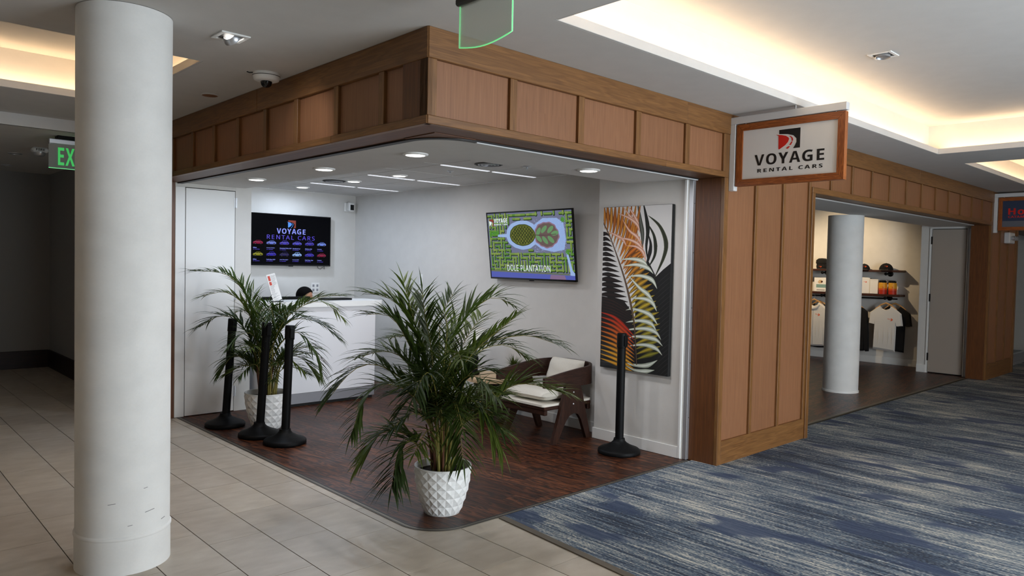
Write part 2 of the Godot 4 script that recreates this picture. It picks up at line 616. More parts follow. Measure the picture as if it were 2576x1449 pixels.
func spot(parent: Node3D, called: String, at: Vector3, aim: Vector3, energy: float, c: Color, angle: float, size := 0.03) -> SpotLight3D:
	var l := SpotLight3D.new()
	l.name = called
	l.light_energy = energy
	l.light_color = c
	l.spot_angle = angle
	l.spot_angle_attenuation = 1.0
	l.spot_range = 30.0
	l.spot_attenuation = 2.0
	l.light_size = size
	l.shadow_enabled = true
	parent.add_child(l, true)
	at = parent.global_transform * at
	aim = parent.global_transform * aim
	l.look_at_from_position(at, aim, Vector3.UP if absf((aim - at).normalized().y) < 0.98 else Vector3.RIGHT)
	return l

const WARM := Color(1.0, 0.85, 0.66)
const DAY := Color(0.93, 0.97, 1.0)
const WINDOW := 28.0        # daylight through the glazed end of the hall, behind the viewer
const WHITE := Color(0.98, 0.98, 1.0)
const COOL := Color(0.84, 0.91, 1.0)
const COVE := 1.45          # strips hidden in the ceiling recesses
const DISC := 0.9           # round downlights in the office

func _ready() -> void:
	rng.seed = 4711
	# camera
	var cam := Camera3D.new()
	cam.name = "camera"
	cam.position = Vector3(-2.2791, 1.575, 3.1061)
	cam.rotation_degrees = Vector3(-1.8508, -43.0892, 1.2192)
	cam.fov = 42.82
	cam.near = 0.05
	cam.far = 60.0
	add_child(cam)
	cam.current = true
	# surroundings: an inner arcade, no sky in view
	var we := WorldEnvironment.new()
	we.name = "surroundings"
	var env := Environment.new()
	env.background_mode = Environment.BG_COLOR
	env.background_color = Color.BLACK
	env.tonemap_mode = Environment.TONE_MAPPER_LINEAR
	env.tonemap_exposure = 1.15
	env.sdfgi_enabled = true
	env.ssao_enabled = true
	env.ssil_enabled = true
	we.environment = env
	add_child(we)
	materials()
	coves()
	shell()
	facades()
	floors()
	office_shell()
	second_shop()
	ceiling_fittings()
	columns()
	blade_signs()
	desk_corner()
	screens()
	palm_picture()
	lounge()
	stanchions()
	palms()
	merchandise()

func materials() -> void:
	mat("plaster", Color8(222, 219, 214), 0.85, 0.0, mottle(Color8(246, 246, 246), Color8(255, 255, 255), 3, 0.03), Vector3.ONE * 0.8, true)
	mat("ceiling_paint", Color8(208, 205, 201), 0.9, 0.0, mottle(Color8(248, 248, 248), Color8(255, 255, 255), 8, 0.03), Vector3.ONE * 0.6, true)
	mat("column_paint", Color8(236, 235, 232), 0.7, 0.0, mottle(Color8(238, 238, 238), Color8(255, 255, 255), 5, 0.02), Vector3.ONE * 0.9, true)
	mat("office_wall", Color8(217, 214, 209), 0.8, 0.0, mottle(Color8(247, 247, 247), Color8(255, 255, 255), 4, 0.03), Vector3.ONE * 0.7, true)
	mat("white_paint", Color8(232, 231, 228), 0.45)
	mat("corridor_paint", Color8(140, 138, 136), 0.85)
	var oak := wood_tex(Color8(158, 118, 74), Color8(112, 78, 44), 21, 0.9, 0.4)
	var oakp := wood_tex(Color8(170, 124, 90), Color8(140, 98, 68), 31, 0.8, 0.2)
	mat("oak", Color8(222, 208, 186), 0.45, 0.0, oak, Vector3(0.5, 2, 1))
	mat("oak_panel", Color8(224, 214, 205), 0.5, 0.0, oakp, Vector3(0.5, 3, 1))
	mat("oak_panel_b", Color8(219, 209, 199), 0.5, 0.0, oakp, Vector3(0.5, 3, 1))
	mat("oak_panel_c", Color8(229, 219, 209), 0.5, 0.0, oakp, Vector3(0.5, 3, 1))
	mat("oak_jamb", Color8(186, 152, 116), 0.5, 0.0, oak, Vector3(0.5, 3, 1))
	mat("frame_wood", Color8(255, 255, 255), 0.4, 0.0, wood_tex(Color8(176, 100, 44), Color8(110, 54, 18), 41, 1.1, 0.6), Vector3(1.2, 5, 1))
	var walnut := wood_tex(Color8(78, 47, 33), Color8(34, 20, 15), 51, 1.1, 0.6)
	mat("walnut", Color8(225, 215, 208), 0.5, 0.0, walnut, Vector3(1.2, 5, 1))
	mat("dark_skirting", Color8(170, 120, 110), 0.5, 0.0, walnut, Vector3(0.5, 3, 1))
	mat("shelf_wood", Color8(255, 190, 160), 0.5, 0.0, walnut, Vector3(1.0, 4, 1))
	var plank := wood_tex(Color8(112, 66, 40), Color8(32, 16, 9), 61, 2.2, 0.9)
	mat("plank", Color8(255, 246, 240), 0.42, 0.0, plank, Vector3(0.55, 1.7, 1))
	mat("plank_b", Color8(205, 190, 182), 0.42, 0.0, plank, Vector3(0.55, 1.7, 1))
	mat("plank_c", Color8(232, 214, 196), 0.42, 0.0, plank, Vector3(0.6, 1.9, 1))
	for k in ["plank", "plank_b", "plank_c"]:
		M[k].metallic_specular = 0.35
	mat("plank_far", Color8(235, 215, 205), 0.4, 0.0, plank, Vector3(0.5, 0.8, 1))
	mat("pale_wood", Color8(255, 255, 255), 0.5, 0.0, wood_tex(Color8(222, 196, 160), Color8(190, 158, 120), 71, 1.0, 0.8), Vector3(1.0, 2, 1))
	mat("hanger_wood", Color8(200, 150, 90), 0.5)
	var st := mottle(Color8(222, 215, 205), Color8(255, 251, 245), 81, 0.018, 512, 2)
	mat("tile", Color8(197, 190, 180), 0.42, 0.0, st, Vector3(0.9, 0.9, 1))
	mat("tile_b", Color8(191, 184, 174), 0.42, 0.0, st, Vector3(0.9, 0.9, 1))
	mat("tile_c", Color8(202, 195, 184), 0.42, 0.0, st, Vector3(0.9, 0.9, 1))
	mat("grout", Color8(62, 54, 46), 0.9)
	mat("carpet", Color8(255, 255, 255), 0.95, 0.0, carpet_tex(), Vector3(0.2, 0.2, 1))
	mat("edge_metal", Color8(112, 104, 92), 0.45, 0.6)
	mat("track_dark", Color8(22, 21, 20), 0.5)
	mat("aluminium", Color8(200, 202, 206), 0.35, 0.75)
	mat("silver_paint", Color8(214, 215, 216), 0.4, 0.15)
	mat("black", Color8(7, 7, 8), 0.55).metallic_specular = 0.3
	mat("black_matt", Color8(16, 16, 16), 0.8)
	mat("black_gloss", Color8(8, 8, 9), 0.12)
	mat("kick_grey", Color8(150, 150, 155), 0.35, 0.3)
	mat("laminate", Color8(234, 233, 236), 0.25)
	mat("counter_white", Color8(243, 242, 240), 0.2)
	mat("sign_white", Color8(222, 221, 219), 0.5)
	mat("ink_black", Color8(12, 12, 13), 0.5)
	mat("ink_red", Color8(200, 26, 12), 0.5)
	mat("bronze_grey", Color8(66, 64, 62), 0.5, 0.3)
	mat("linen", Color8(226, 220, 208), 0.9, 0.0, mottle(Color8(232, 232, 230), Color8(255, 255, 255), 91, 0.12), Vector3.ONE * 3.0, true)
	mat("ceramic", Color8(238, 237, 235), 0.5)
	mat("soil", Color8(28, 22, 17), 0.95)
	mat("leaf", Color8(50, 64, 24), 0.5)
	mat("leaf_b", Color8(70, 82, 30), 0.5)
	mat("leaf_c", Color8(38, 52, 22), 0.5)
	for k in ["leaf", "leaf_b", "leaf_c"]:
		M[k].metallic_specular = 0.32
		M[k].backlight_enabled = true
		M[k].backlight = Color(0.16, 0.22, 0.06)
	mat("cane", Color8(128, 118, 54), 0.55)
	mat("sheath", Color8(96, 56, 34), 0.7)
	mat("skin", Color8(176, 124, 96), 0.55)
	mat("hair", Color8(9, 7, 7), 0.85)
	M.hair.metallic_specular = 0.2
	M.walnut.metallic_specular = 0.35
	mat("shirt_dark", Color8(20, 20, 24), 0.9)
	mat("paper", Color8(236, 234, 231), 0.6)
	mat("print_red", Color8(206, 74, 58), 0.6)
	mat("print_grey", Color8(150, 148, 150), 0.6)
	mat("cloth_white", Color8(226, 222, 216), 0.95)
	mat("cloth_black", Color8(14, 13, 14), 0.95)
	mat("print_orange", Color8(232, 92, 40), 0.8)
	mat("yellow", Color8(226, 160, 34), 0.5)
	mat("orange", Color8(222, 92, 26), 0.5)
	mat("tomato", Color8(184, 44, 18), 0.5)
	mat("teal_print", Color8(126, 160, 156), 0.6)
	mat("hinge_dark", Color8(38, 34, 30), 0.5, 0.4)
	glow("day_glow", DAY, 1.0)
	glow("disc_glow", Color(1.0, 0.98, 0.95), 5.0)
	glow("bar_sheen_glow", Color(0.96, 0.97, 1.0), 0.55)  # glow stands in for room light caught on the ceiling bars
	glow("strip_glow", WARM, 2.0)
	glow("exit_green", Color8(60, 190, 90), 0.5)
	glow("edge_green", Color8(120, 235, 150), 0.6)
	var g := mat("frosted", Color(0.93, 0.96, 0.93, 0.5), 0.5)
	g.transparency = BaseMaterial3D.TRANSPARENCY_ALPHA
	var g2 := mat("clear_glass", Color(0.9, 0.95, 0.93, 0.12), 0.05)
	g2.transparency = BaseMaterial3D.TRANSPARENCY_ALPHA
	glow("spot_glow", Color(1.0, 0.98, 0.95), 8.0)

# a rectangular recess in the arcade ceiling, lit by warm strips that hide behind its lip
var cove_holes := []
func cove(called: String, label: String, x0: float, z0: float, x1: float, z1: float, power := 1.0) -> void:
	cove_holes.append([x0 - 0.015, z0 - 0.015, x1 + 0.015, z1 + 0.015])
	var s := 0.14
	var lip := 0.055
	var top := 3.11
	var o := setting(called, label)
	part(o, "upper_ceiling", box(Vector3(x0 - s - 0.05, top, z0 - s - 0.05), Vector3(x1 + s + 0.05, top + 0.06, z1 + s + 0.05)), M.ceiling_paint)
	part(o, "side", box(Vector3(x0 - s - 0.05, CEIL + 0.03, z0 - s - 0.05), Vector3(x1 + s + 0.05, top, z0 - s)), M.ceiling_paint)
	part(o, "side", box(Vector3(x0 - s - 0.05, CEIL + 0.03, z1 + s), Vector3(x1 + s + 0.05, top, z1 + s + 0.05)), M.ceiling_paint)
	part(o, "side", box(Vector3(x0 - s - 0.05, CEIL + 0.03, z0 - s), Vector3(x0 - s, top, z1 + s)), M.ceiling_paint)
	part(o, "side", box(Vector3(x1 + s, CEIL + 0.03, z0 - s), Vector3(x1 + s + 0.05, top, z1 + s)), M.ceiling_paint)
	part(o, "lip", box(Vector3(x0 - 0.015, CEIL, z0 - 0.015), Vector3(x1 + 0.015, CEIL + lip, z0), 0.002), M.ceiling_paint)
	part(o, "lip", box(Vector3(x0 - 0.015, CEIL, z1), Vector3(x1 + 0.015, CEIL + lip, z1 + 0.015), 0.002), M.ceiling_paint)
	part(o, "lip", box(Vector3(x0 - 0.015, CEIL, z0), Vector3(x0, CEIL + lip, z1), 0.002), M.ceiling_paint)
	part(o, "lip", box(Vector3(x1, CEIL, z0), Vector3(x1 + 0.015, CEIL + lip, z1), 0.002), M.ceiling_paint)
	var lx := x1 - x0
	var lz := z1 - z0
	var y := CEIL + 0.034
	var q := 0.075
	for e in [[(x0 + x1) / 2, z0 - q, lx, true], [(x0 + x1) / 2, z1 + q, lx, true], [x0 - q, (z0 + z1) / 2, lz, false], [x1 + q, (z0 + z1) / 2, lz, false]]:
		var hx: float = e[2] / 2 if e[3] else 0.006
		var hz: float = 0.006 if e[3] else e[2] / 2
		part(o, "light_strip", box(Vector3(e[0] - hx, y, e[1] - hz), Vector3(e[0] + hx, y + 0.005, e[1] + hz)), M.strip_glow)
		var sz := Vector2(e[2], 0.03) if e[3] else Vector2(0.03, e[2])
		area(o, "strip_light", Vector3(e[0], y + 0.007, e[1]), sz, COVE * power * e[2] / 5.6, WARM, Vector3(PI / 2, 0, 0))

func coves() -> void:
	cove("ceiling_recess", "long lit ceiling recess above the carpet beside the hanging sign", 0.395, 0.54, 6.06, 4.2)
	cove("ceiling_recess", "lit ceiling recess at the far end of the arcade", 6.94, 0.54, 12.6, 4.2)
	cove("ceiling_recess", "warm lit ceiling recess behind the white column", -6.2, -3.41, -0.57, -1.6, 0.85)
	cove("ceiling_recess", "added unseen lit ceiling recess over the tiled hall behind the viewer", -6.2, 1.3, -0.9, 4.2, 0.3)  # added out of view as soft fill light for the hall

func shell() -> void:
	var o := setting("ceiling", "plain grey white arcade ceiling")
	part(o, "soffit", plate(-7, -4.56, 16, 6, CEIL, CEIL + 0.03, cove_holes + [[0.0, -4.56, 16.0, 0.0]]), M.ceiling_paint)
	o = setting("ceiling_corridor", "lower dark corridor ceiling at far left")
	part(o, "soffit", plate(-7, -8.9, 0.1, -4.56, LOWC, LOWC + 0.1, []), M.ceiling_paint)
	part(o, "step", box(Vector3(-7, LOWC, -4.58), Vector3(0, CEIL + 0.03, -4.555)), M.ceiling_paint)
	o = setting("wall_corridor_end")
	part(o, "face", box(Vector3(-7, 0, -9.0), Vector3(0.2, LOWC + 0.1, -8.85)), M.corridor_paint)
	o = setting("baseboard_corridor_end", "dark wooden skirting at the end of the corridor")
	part(o, "board", box(Vector3(-7, 0, -8.85), Vector3(0, 0.24, -8.82), 0.004), M.dark_skirting)
	o = setting("wall_corridor_side")
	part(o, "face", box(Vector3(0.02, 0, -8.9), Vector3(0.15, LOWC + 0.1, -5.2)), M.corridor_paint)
	o = setting("baseboard_corridor_side", "dark wooden skirting along the corridor side wall")
	part(o, "board", box(Vector3(-0.01, 0, -8.82), Vector3(0.02, 0.24, -5.2), 0.004), M.dark_skirting)
	o = setting("wall_hall_back", "wall behind the viewer round the glazed entrance")
	part(o, "face", box(Vector3(4.2, 0, 6), Vector3(16, 2.83, 6.15)), M.plaster)
	part(o, "face", box(Vector3(-7, 0, 6), Vector3(0.2, 2.83, 6.15)), M.plaster)
	part(o, "head", box(Vector3(0.2, 2.6, 6), Vector3(4.2, 2.83, 6.15)), M.plaster)
	o = setting("window_2", "tall frosted daylight glazing behind the viewer")
	for x in [0.2, 1.53, 2.86, 4.14]:
		part(o, "mullion", box(Vector3(x, 0.0, 6.0), Vector3(x + 0.06, 2.6, 6.06), 0.004), M.aluminium)
	for x in [0.26, 1.59, 2.92]:
		part(o, "window_pane", box(Vector3(x, 0.1, 6.02), Vector3(x + 1.25, 2.6, 6.04)), M.day_glow)
		part(o, "rail", box(Vector3(x, 0.0, 6.0), Vector3(x + 1.25, 0.1, 6.06), 0.004), M.aluminium)
	area(o, "window_daylight", Vector3(2.2, 1.36, 5.98), Vector2(3.9, 2.46), WINDOW, DAY, Vector3.ZERO)
	for w in [["wall_hall_left", Vector3(-7.15, 0, -9), Vector3(-7, 2.83, 6.15)], ["wall_hall_right", Vector3(16, 0, -6), Vector3(16.15, 2.83, 6.15)]]:
		o = setting(w[0])
		part(o, "face", box(w[1], w[2]), M.plaster)

# lengths of board end to end
func run(o: Node3D, called: String, x0: float, x1: float, y0: float, y1: float, z0: float, z1: float, cuts: Array, m: Material, bev := 0.003) -> void:
	var a := x0
	for c in cuts + [x1]:
		part(o, called, box(Vector3(a, y0, z0), Vector3(c - (0.0012 if c != x1 else 0.0), y1, z1), bev, 0), m)
		a = c

# recessed panels between upright battens; the last and first batten stand at the given places too
func panelling(o: Node3D, x0: float, x1: float, y0: float, y1: float, battens: Array, wide := 0.055) -> void:
	var kinds := [M.oak_panel, M.oak_panel_b, M.oak_panel_c]
	var a := x0
	var k := 0
	for c in battens + [x1]:
		if c - a > 0.02:
			part(o, "panel", box(Vector3(a, y0, -0.032), Vector3(c, y1, -0.02), 0.001, 1), kinds[k % 3])
			k = k * 5 + 1
		if c != x1 or wide < 0:
			part(o, "batten", box(Vector3(c, y0, -0.032), Vector3(c + wide, y1, 0.0), 0.002, 1), M.oak)
		a = c + wide

func facades() -> void:
	# right-hand shop fronts, in the plane z = 0
	var o := setting("wall_front_right", "oak panelled shop front along the carpet")
	part(o, "core", box(Vector3(0.0, HEAD + 0.004, -0.226), Vector3(2.895, CEIL, -0.032), 0.0, 0), M.oak_jamb)
	run(o, "top_rail", 0.0, 10.26, 2.635, CEIL, -0.032, 0.006, [2.35, 4.75, 7.2], M.oak)
	run(o, "bottom_rail", 0.0, 2.895, HEAD, 2.34, -0.032, 0.006, [2.1], M.oak)
	part(o, "stile", box(Vector3(0.0, 2.34, -0.032), Vector3(0.06, 2.635, 0.0), 0.002, 1), M.oak)
	panelling(o, 0.06, 2.87, 2.34, 2.635, [0.582, 1.167, 1.751, 2.342])
	# pier between the two shops
	part(o, "pier", box(Vector3(2.9, 0.0, -0.30), Vector3(4.43, CEIL, -0.032), 0.0, 1), M.oak_jamb)
	part(o, "jamb", box(Vector3(2.894, 0.0, -0.262), Vector3(2.9, HEAD, -0.0325), 0.0, 1), M.oak_jamb)
	part(o, "stile", box(Vector3(2.87, HEAD, -0.032), Vector3(2.955, 2.635, 0.0), 0.002, 1), M.oak)
	part(o, "stile", box(Vector3(2.895, 0.0, -0.032), Vector3(2.955, HEAD, 0.0), 0.002, 1), M.oak)
	part(o, "plinth", box(Vector3(2.955, 0.0, -0.032), Vector3(4.40, 0.19, 0.0), 0.002, 0), M.oak)
	panelling(o, 2.955, 4.40, 0.19, 2.635, [3.385, 3.865, 4.36], 0.04)
	# trim round the opening of the second shop
	part(o, "casing", box(Vector3(4.40, 0.0, -0.10), Vector3(4.457, 2.295, 0.014), 0.003, 1), M.oak)
	run(o, "casing", 4.40, 10.26, 2.295, 2.35, -0.10, 0.014, [7.1], M.oak)
	part(o, "core", box(Vector3(4.43, 2.31, -0.226), Vector3(10.26, CEIL, -0.032), 0.0, 0), M.oak_jamb)
	panelling(o, 4.40, 10.26, 2.35, 2.635, [4.815, 5.304, 5.80, 6.30, 6.80, 7.30, 7.80, 8.29, 8.79, 9.295, 9.78], 0.03)
	# far pier
	part(o, "pier", box(Vector3(10.26, 0.0, -0.262), Vector3(11.75, CEIL, -0.032), 0.0, 1), M.oak_jamb)
	part(o, "top_rail", box(Vector3(10.26, 2.635, -0.032), Vector3(16.0, CEIL, 0.006), 0.003, 0), M.oak)
	part(o, "stile", box(Vector3(10.26, 0.0, -0.032), Vector3(10.33, 2.635, 0.0), 0.002, 1), M.oak)
	part(o, "plinth", box(Vector3(10.33, 0.0, -0.032), Vector3(11.70, 0.24, 0.0), 0.002, 0), M.oak)
	panelling(o, 10.33, 11.70, 0.24, 2.635, [10.76, 11.22], 0.035)
	part(o, "stile", box(Vector3(11.68, 0.0, -0.06), Vector3(11.75, 2.635, 0.01), 0.002, 1), M.oak)
	part(o, "core", box(Vector3(11.75, 2.30, -0.40), Vector3(16.0, CEIL, -0.032), 0.0, 0), M.oak_jamb)
	# left-hand shop front, in the plane x = 0; its own x runs along the world's z
	o = setting("wall_front_left", "oak panelled shop front along the tiled floor", Vector3.ZERO, -PI / 2)
	part(o, "core", box(Vector3(-5.2, HEAD + 0.004, -0.226), Vector3(-0.226, CEIL, -0.032), 0.0, 0), M.oak_jamb)
	run(o, "top_rail", -5.2, 0.0, 2.635, CEIL, -0.032, 0.006, [-3.9, -2.05], M.oak)
	run(o, "bottom_rail", -5.2, 0.0, HEAD, 2.34, -0.032, 0.006, [-3.3, -0.98], M.oak)
	part(o, "stile", box(Vector3(-0.07, 2.34, -0.032), Vector3(-0.0, 2.635, 0.0), 0.002, 1), M.oak)
	panelling(o, -5.2, -0.07, 2.34, 2.635, [-4.81, -4.33, -3.85, -3.37, -2.90, -2.43, -1.96, -1.49, -0.965, -0.465])
	part(o, "pier", box(Vector3(-5.2, 0.0, -0.20), Vector3(-4.34, HEAD + 0.02, -0.0), 0.003, 1), M.oak_jamb)
	# rounded underside at the corner
	var c := PackedVector2Array([Vector2(0.2, -0.2), Vector2(0.5, -0.2)])
	for i in 13:
		var a := PI * 0.5 * i / 12
		c.append(Vector2(0.5 - 0.276 * sin(a), -0.5 + 0.276 * cos(a)))
	c.append(Vector2(0.2, -0.5))
	var cs := setting("trim_corner", "dark wooden underside at the rounded corner")
	part(cs, "board", prism(c, HEAD, HEAD + 0.05, "xz"), M.oak_jamb)

# the line of the sliding wall's track, moved outwards by off
func track_line(off: float) -> PackedVector2Array:
	var r := 0.24 + off
	var out := PackedVector2Array([Vector2(0.5 - r, -4.34)])
	for i in 17:
		var a := PI * 0.5 * i / 16
		out.append(Vector2(0.5 - r * cos(a), -0.5 + r * sin(a)))
	out.append(Vector2(2.87, -0.5 + r))
	return out

func ribbon(o0: float, o1: float, y0: float, y1: float) -> SurfaceTool:
	var a := track_line(o0)
	var b := track_line(o1)
	var st := mb()
	for i in a.size() - 1:
		prism(PackedVector2Array([a[i], a[i + 1], b[i + 1], b[i]]), y0, y1, "xz", st)
	return st

func floors() -> void:
	var inner := track_line(0.0)
	var outer := track_line(0.036)
	var office := PackedVector2Array(inner)
	office.append_array(PackedVector2Array([Vector2(2.9, -1.3), Vector2(3.04, -1.3), Vector2(3.04, -5.75), Vector2(0.26, -5.75)]))
	var office_out := PackedVector2Array(outer)
	office_out.append_array(PackedVector2Array([Vector2(4.6, -0.224), Vector2(4.6, -5.75), Vector2(0.224, -5.75)]))
	# tiles: rows along z, each row shifted by a third of a tile
	var o := setting("floor", "beige stone tile floor")
	var carpet := PackedVector2Array([Vector2(0.80, -0.226), Vector2(0.306, 6.0), Vector2(16.0, 6.0), Vector2(16.0, -0.226)])
	var hall := PackedVector2Array([Vector2(-7, -8.85), Vector2(0.02, -8.85), Vector2(0.02, -5.2), Vector2(0.3, -4.34), Vector2(0.79, -4.34), Vector2(0.79, -0.2), Vector2(0.28, 6), Vector2(-7, 6)])
	part(o, "grout_bed", box(Vector3(-7, -0.05, -8.9), Vector3(0.8, -0.004, 6)), M.grout)
	var rest := [mb(), mb(), mb()]
	var kinds := [M.tile, M.tile_b, M.tile_c]
	var seen := 0
	for k in range(-2, 24):
		var xr := 0.163 - 0.3055 * k
		for n in range(-22, 17):
			var zt := 0.0966 - 0.2035 * k - 0.607 * n
			var t := rect(xr - 0.3055 + 0.0025, zt - 0.607 + 0.0014, xr - 0.0025, zt - 0.0014)
			if zt < -9.0 or zt - 0.607 > 6.0:
				continue
			for q in Geometry2D.intersect_polygons(t, hall):
				for p in Geometry2D.clip_polygons(q, office_out):
					var off := Vector2(rng.randf() * 5, rng.randf() * 5)
					var v := rng.randi() % 3
					var near := xr > -2.1 and xr < 0.9 and zt < 1.3 and zt > -8.9
					if near and seen < 290:
						seen += 1
						part(o, "tile", prism(p, -0.012, 0.0, "xz", null, off), kinds[v])
					else:
						prism(p, -0.012, 0.0, "xz", rest[v], off)
	for v in 3:
		var m := part(o, "further_tiles", rest[v], kinds[v])
		m.set_meta("kind", "stuff")
	# office planks run slightly askew to the shop front
	o = setting("floor_office", "dark reddish wooden plank floor of the office")
	part(o, "underlay", prism(office, -0.05, -0.002, "xz"), M.grout)
	var dir := Vector2(-sin(deg_to_rad(8.0)), -cos(deg_to_rad(8.0)))
	var side := Vector2(dir.y, -dir.x)
	var pk := [M.plank, M.plank_b, M.plank_c]
	var ang := -dir.angle()
	for r in range(-26, 8):
		var start := rng.randf() * 1.2
		for n in range(-3, 7):
			var a := dir * (n * 1.2 - start) + side * (r * 0.152)
			var q := PackedVector2Array([a + side * 0.0004, a + side * 0.1516, a + side * 0.1516 + dir * 1.1992, a + side * 0.0004 + dir * 1.1992])
			for p in Geometry2D.intersect_polygons(q, office):
				part(o, "plank", prism(p, -0.01, 0.002, "xz", null, Vector2(rng.randf() * 9, rng.randf() * 9), ang), pk[rng.randi() % 3])
	# floor track of the sliding wall
	o = setting("trim_floor_track", "metal floor track round the office corner")
	part(o, "channel", ribbon(0.0, 0.036, -0.02, 0.003), M.edge_metal)
	part(o, "slot", ribbon(-0.004, 0.005, -0.02, 0.0042), M.track_dark)
	part(o, "slot", ribbon(0.026, 0.031, -0.02, 0.0042), M.track_dark)
	# carpet and its edging
	o = setting("floor_carpet", "blue grey streaked carpet")
	part(o, "carpet", prism(carpet, -0.04, 0.004, "xz"), M.carpet)
	o = setting("trim_carpet_edge", "grey metal edging between tiles and carpet")
	part(o, "strip", prism(PackedVector2Array([Vector2(0.757, -0.215), Vector2(0.805, -0.215), Vector2(0.311, 6.0), Vector2(0.263, 6.0)]), -0.02, 0.007, "xz"), M.edge_metal)
	o = setting("trim_shop_threshold", "thin metal threshold of the second shop")
	part(o, "strip", box(Vector3(4.43, -0.02, -0.30), Vector3(10.26, 0.008, -0.262), 0.003), M.edge_metal)
	o = setting("floor_second_shop", "dark wooden floor of the second shop")
	part(o, "boards", prism(rect(4.43, -5.1, 11.05, -0.28), -0.04, 0.004, "xz", null, Vector2.ZERO, deg_to_rad(7)), M.plank_far)
	o = setting("floor_far_shop", "grey floor of the glazed shop")
	part(o, "slab", box(Vector3(11.75, -0.04, -4), Vector3(16, 0.004, -0.22)), M.kick_grey)

func office_shell() -> void:
	var o := setting("wall_office_back", "white office wall behind the counter")
	part(o, "face", box(Vector3(0.1, 0, -5.85), Vector3(3.2, 2.6, -5.74)), M.office_wall)
	o = setting("wall_office_side", "white office wall with the tilted screen")
	part(o, "face", box(Vector3(3.03, 0, -5.8), Vector3(3.15, 2.6, -1.2)), M.office_wall)
	o = setting("baseboard_office_side")
	part(o, "board", box(Vector3(3.016, 0.002, -5.74), Vector3(3.03, 0.10, -1.25), 0.003), M.white_paint)
	o = setting("wall_office_return", "white return wall that carries the palm leaf picture")
	part(o, "face", box(Vector3(2.86, 0, -1.25), Vector3(3.15, 2.6, -0.30)), M.office_wall)
	o = setting("baseboard_office_return")
	part(o, "board", box(Vector3(2.847, 0.002, -1.262), Vector3(2.86, 0.10, -0.31), 0.003), M.white_paint)
	part(o, "board", box(Vector3(2.847, 0.002, -1.262), Vector3(3.02, 0.10, -1.25), 0.003), M.white_paint)
	o = setting("wall_closet", "white closet wall beside the counter")
	part(o, "face", box(Vector3(0.79, 0, -4.44), Vector3(0.958, 2.4, -4.34), 0.002), M.office_wall)
	part(o, "return", box(Vector3(0.87, 0, -5.74), Vector3(0.958, 2.6, -4.44)), M.office_wall)
	part(o, "header", box(Vector3(0.2, 2.262, -4.44), Vector3(0.79, 2.4, -4.34)), M.office_wall)
	part(o, "fixed_leaf", box(Vector3(0.2, 0.004, -4.40), Vector3(0.292, 2.262, -4.336), 0.003), M.white_paint)
	o = setting("door_1", "flush white closet door next to the fixed leaf")
	part(o, "leaf", box(Vector3(0.299, 0.008, -4.38), Vector3(0.785, 2.255, -4.338), 0.003), M.white_paint)
	for y in [2.09, 1.15, 0.16]:
		part(o, "hinge", lathe([Vector2(0.008, 0), Vector2(0.008, 0.10)], 8), M.aluminium, Vector3(0.792, y, -4.332))
		part(o, "hinge_leaf", box(Vector3(0.778, y, -4.338), Vector3(0.806, y + 0.10, -4.334)), M.aluminium)
	o = setting("wall_closet_inside")
	part(o, "face", box(Vector3(0.15, 0, -4.6), Vector3(0.9, 2.4, -4.50)), M.black_matt)
	# soffit with the rounded corner, and the higher panel ceiling behind it
	var sof := PackedVector2Array(track_line(0.0))
	sof.append_array(PackedVector2Array([Vector2(3.05, -0.26), Vector2(3.05, -0.885), Vector2(0.89, -0.885), Vector2(0.89, -4.45), Vector2(0.26, -4.45)]))
	o = setting("ceiling_office_soffit", "smooth dropped ceiling border of the office")
	part(o, "board", prism(sof, HEAD + 0.003, GRID + 0.16, "xz"), M.ceiling_paint)
	o = setting("ceiling_office", "white panel ceiling of the office")
	part(o, "backing", box(Vector3(0.85, GRID + 0.012, -5.8), Vector3(3.1, GRID + 0.10, -0.8)), M.plaster)
	var zs := [-0.9, -1.60, -2.21, -2.82, -3.43, -4.04, -4.65, -5.26, -5.74]
	var xs := [0.89, 1.16, 1.77, 2.39, 3.03]
	for i in xs.size() - 1:
		for j in zs.size() - 1:
			part(o, "panel", box(Vector3(xs[i] + 0.008, GRID, zs[j + 1] + 0.008), Vector3(xs[i + 1] - 0.008, GRID + 0.012, zs[j] - 0.008), 0.004), M.ceiling_paint)
	for x in [1.16, 1.77, 2.39]:
		part(o, "grid_bar", box(Vector3(x - 0.008, GRID + 0.004, -5.74), Vector3(x + 0.008, GRID + 0.013, -0.9)), M.white_paint)
	part(o, "wall_angle", box(Vector3(3.0, GRID - 0.004, -5.74), Vector3(3.03, GRID + 0.013, -1.25)), M.white_paint)
	part(o, "wall_angle", box(Vector3(0.95, GRID - 0.004, -5.74), Vector3(3.03, GRID + 0.013, -5.715)), M.white_paint)
	# overhead track
	o = setting("trim_overhead_track", "dark overhead track with a bright metal rail")
	part(o, "channel", ribbon(-0.006, 0.04, HEAD - 0.006, HEAD + 0.01), M.track_dark)
	part(o, "rail", box(Vector3(0.53, HEAD - 0.012, -0.242), Vector3(2.87, HEAD + 0.002, -0.226), 0.002), M.silver_paint)
	o = setting("trim_office_jamb", "white metal channel at the right end of the office opening")
	part(o, "post", box(Vector3(2.86, 0.004, -0.30), Vector3(2.9, HEAD, -0.262), 0.002), M.aluminium)
	part(o, "post", box(Vector3(2.845, 0.004, -0.335), Vector3(2.87, HEAD, -0.312), 0.003), M.white_paint)
	for y in [0.35, 0.8, 1.25, 1.7, 2.1]:
		part(o, "screw", lathe([Vector2(0.004, 0), Vector2(0.003, 0.002)], 8), M.bronze_grey, Vector3(2.88, y, -0.26)).rotation.x = PI / 2

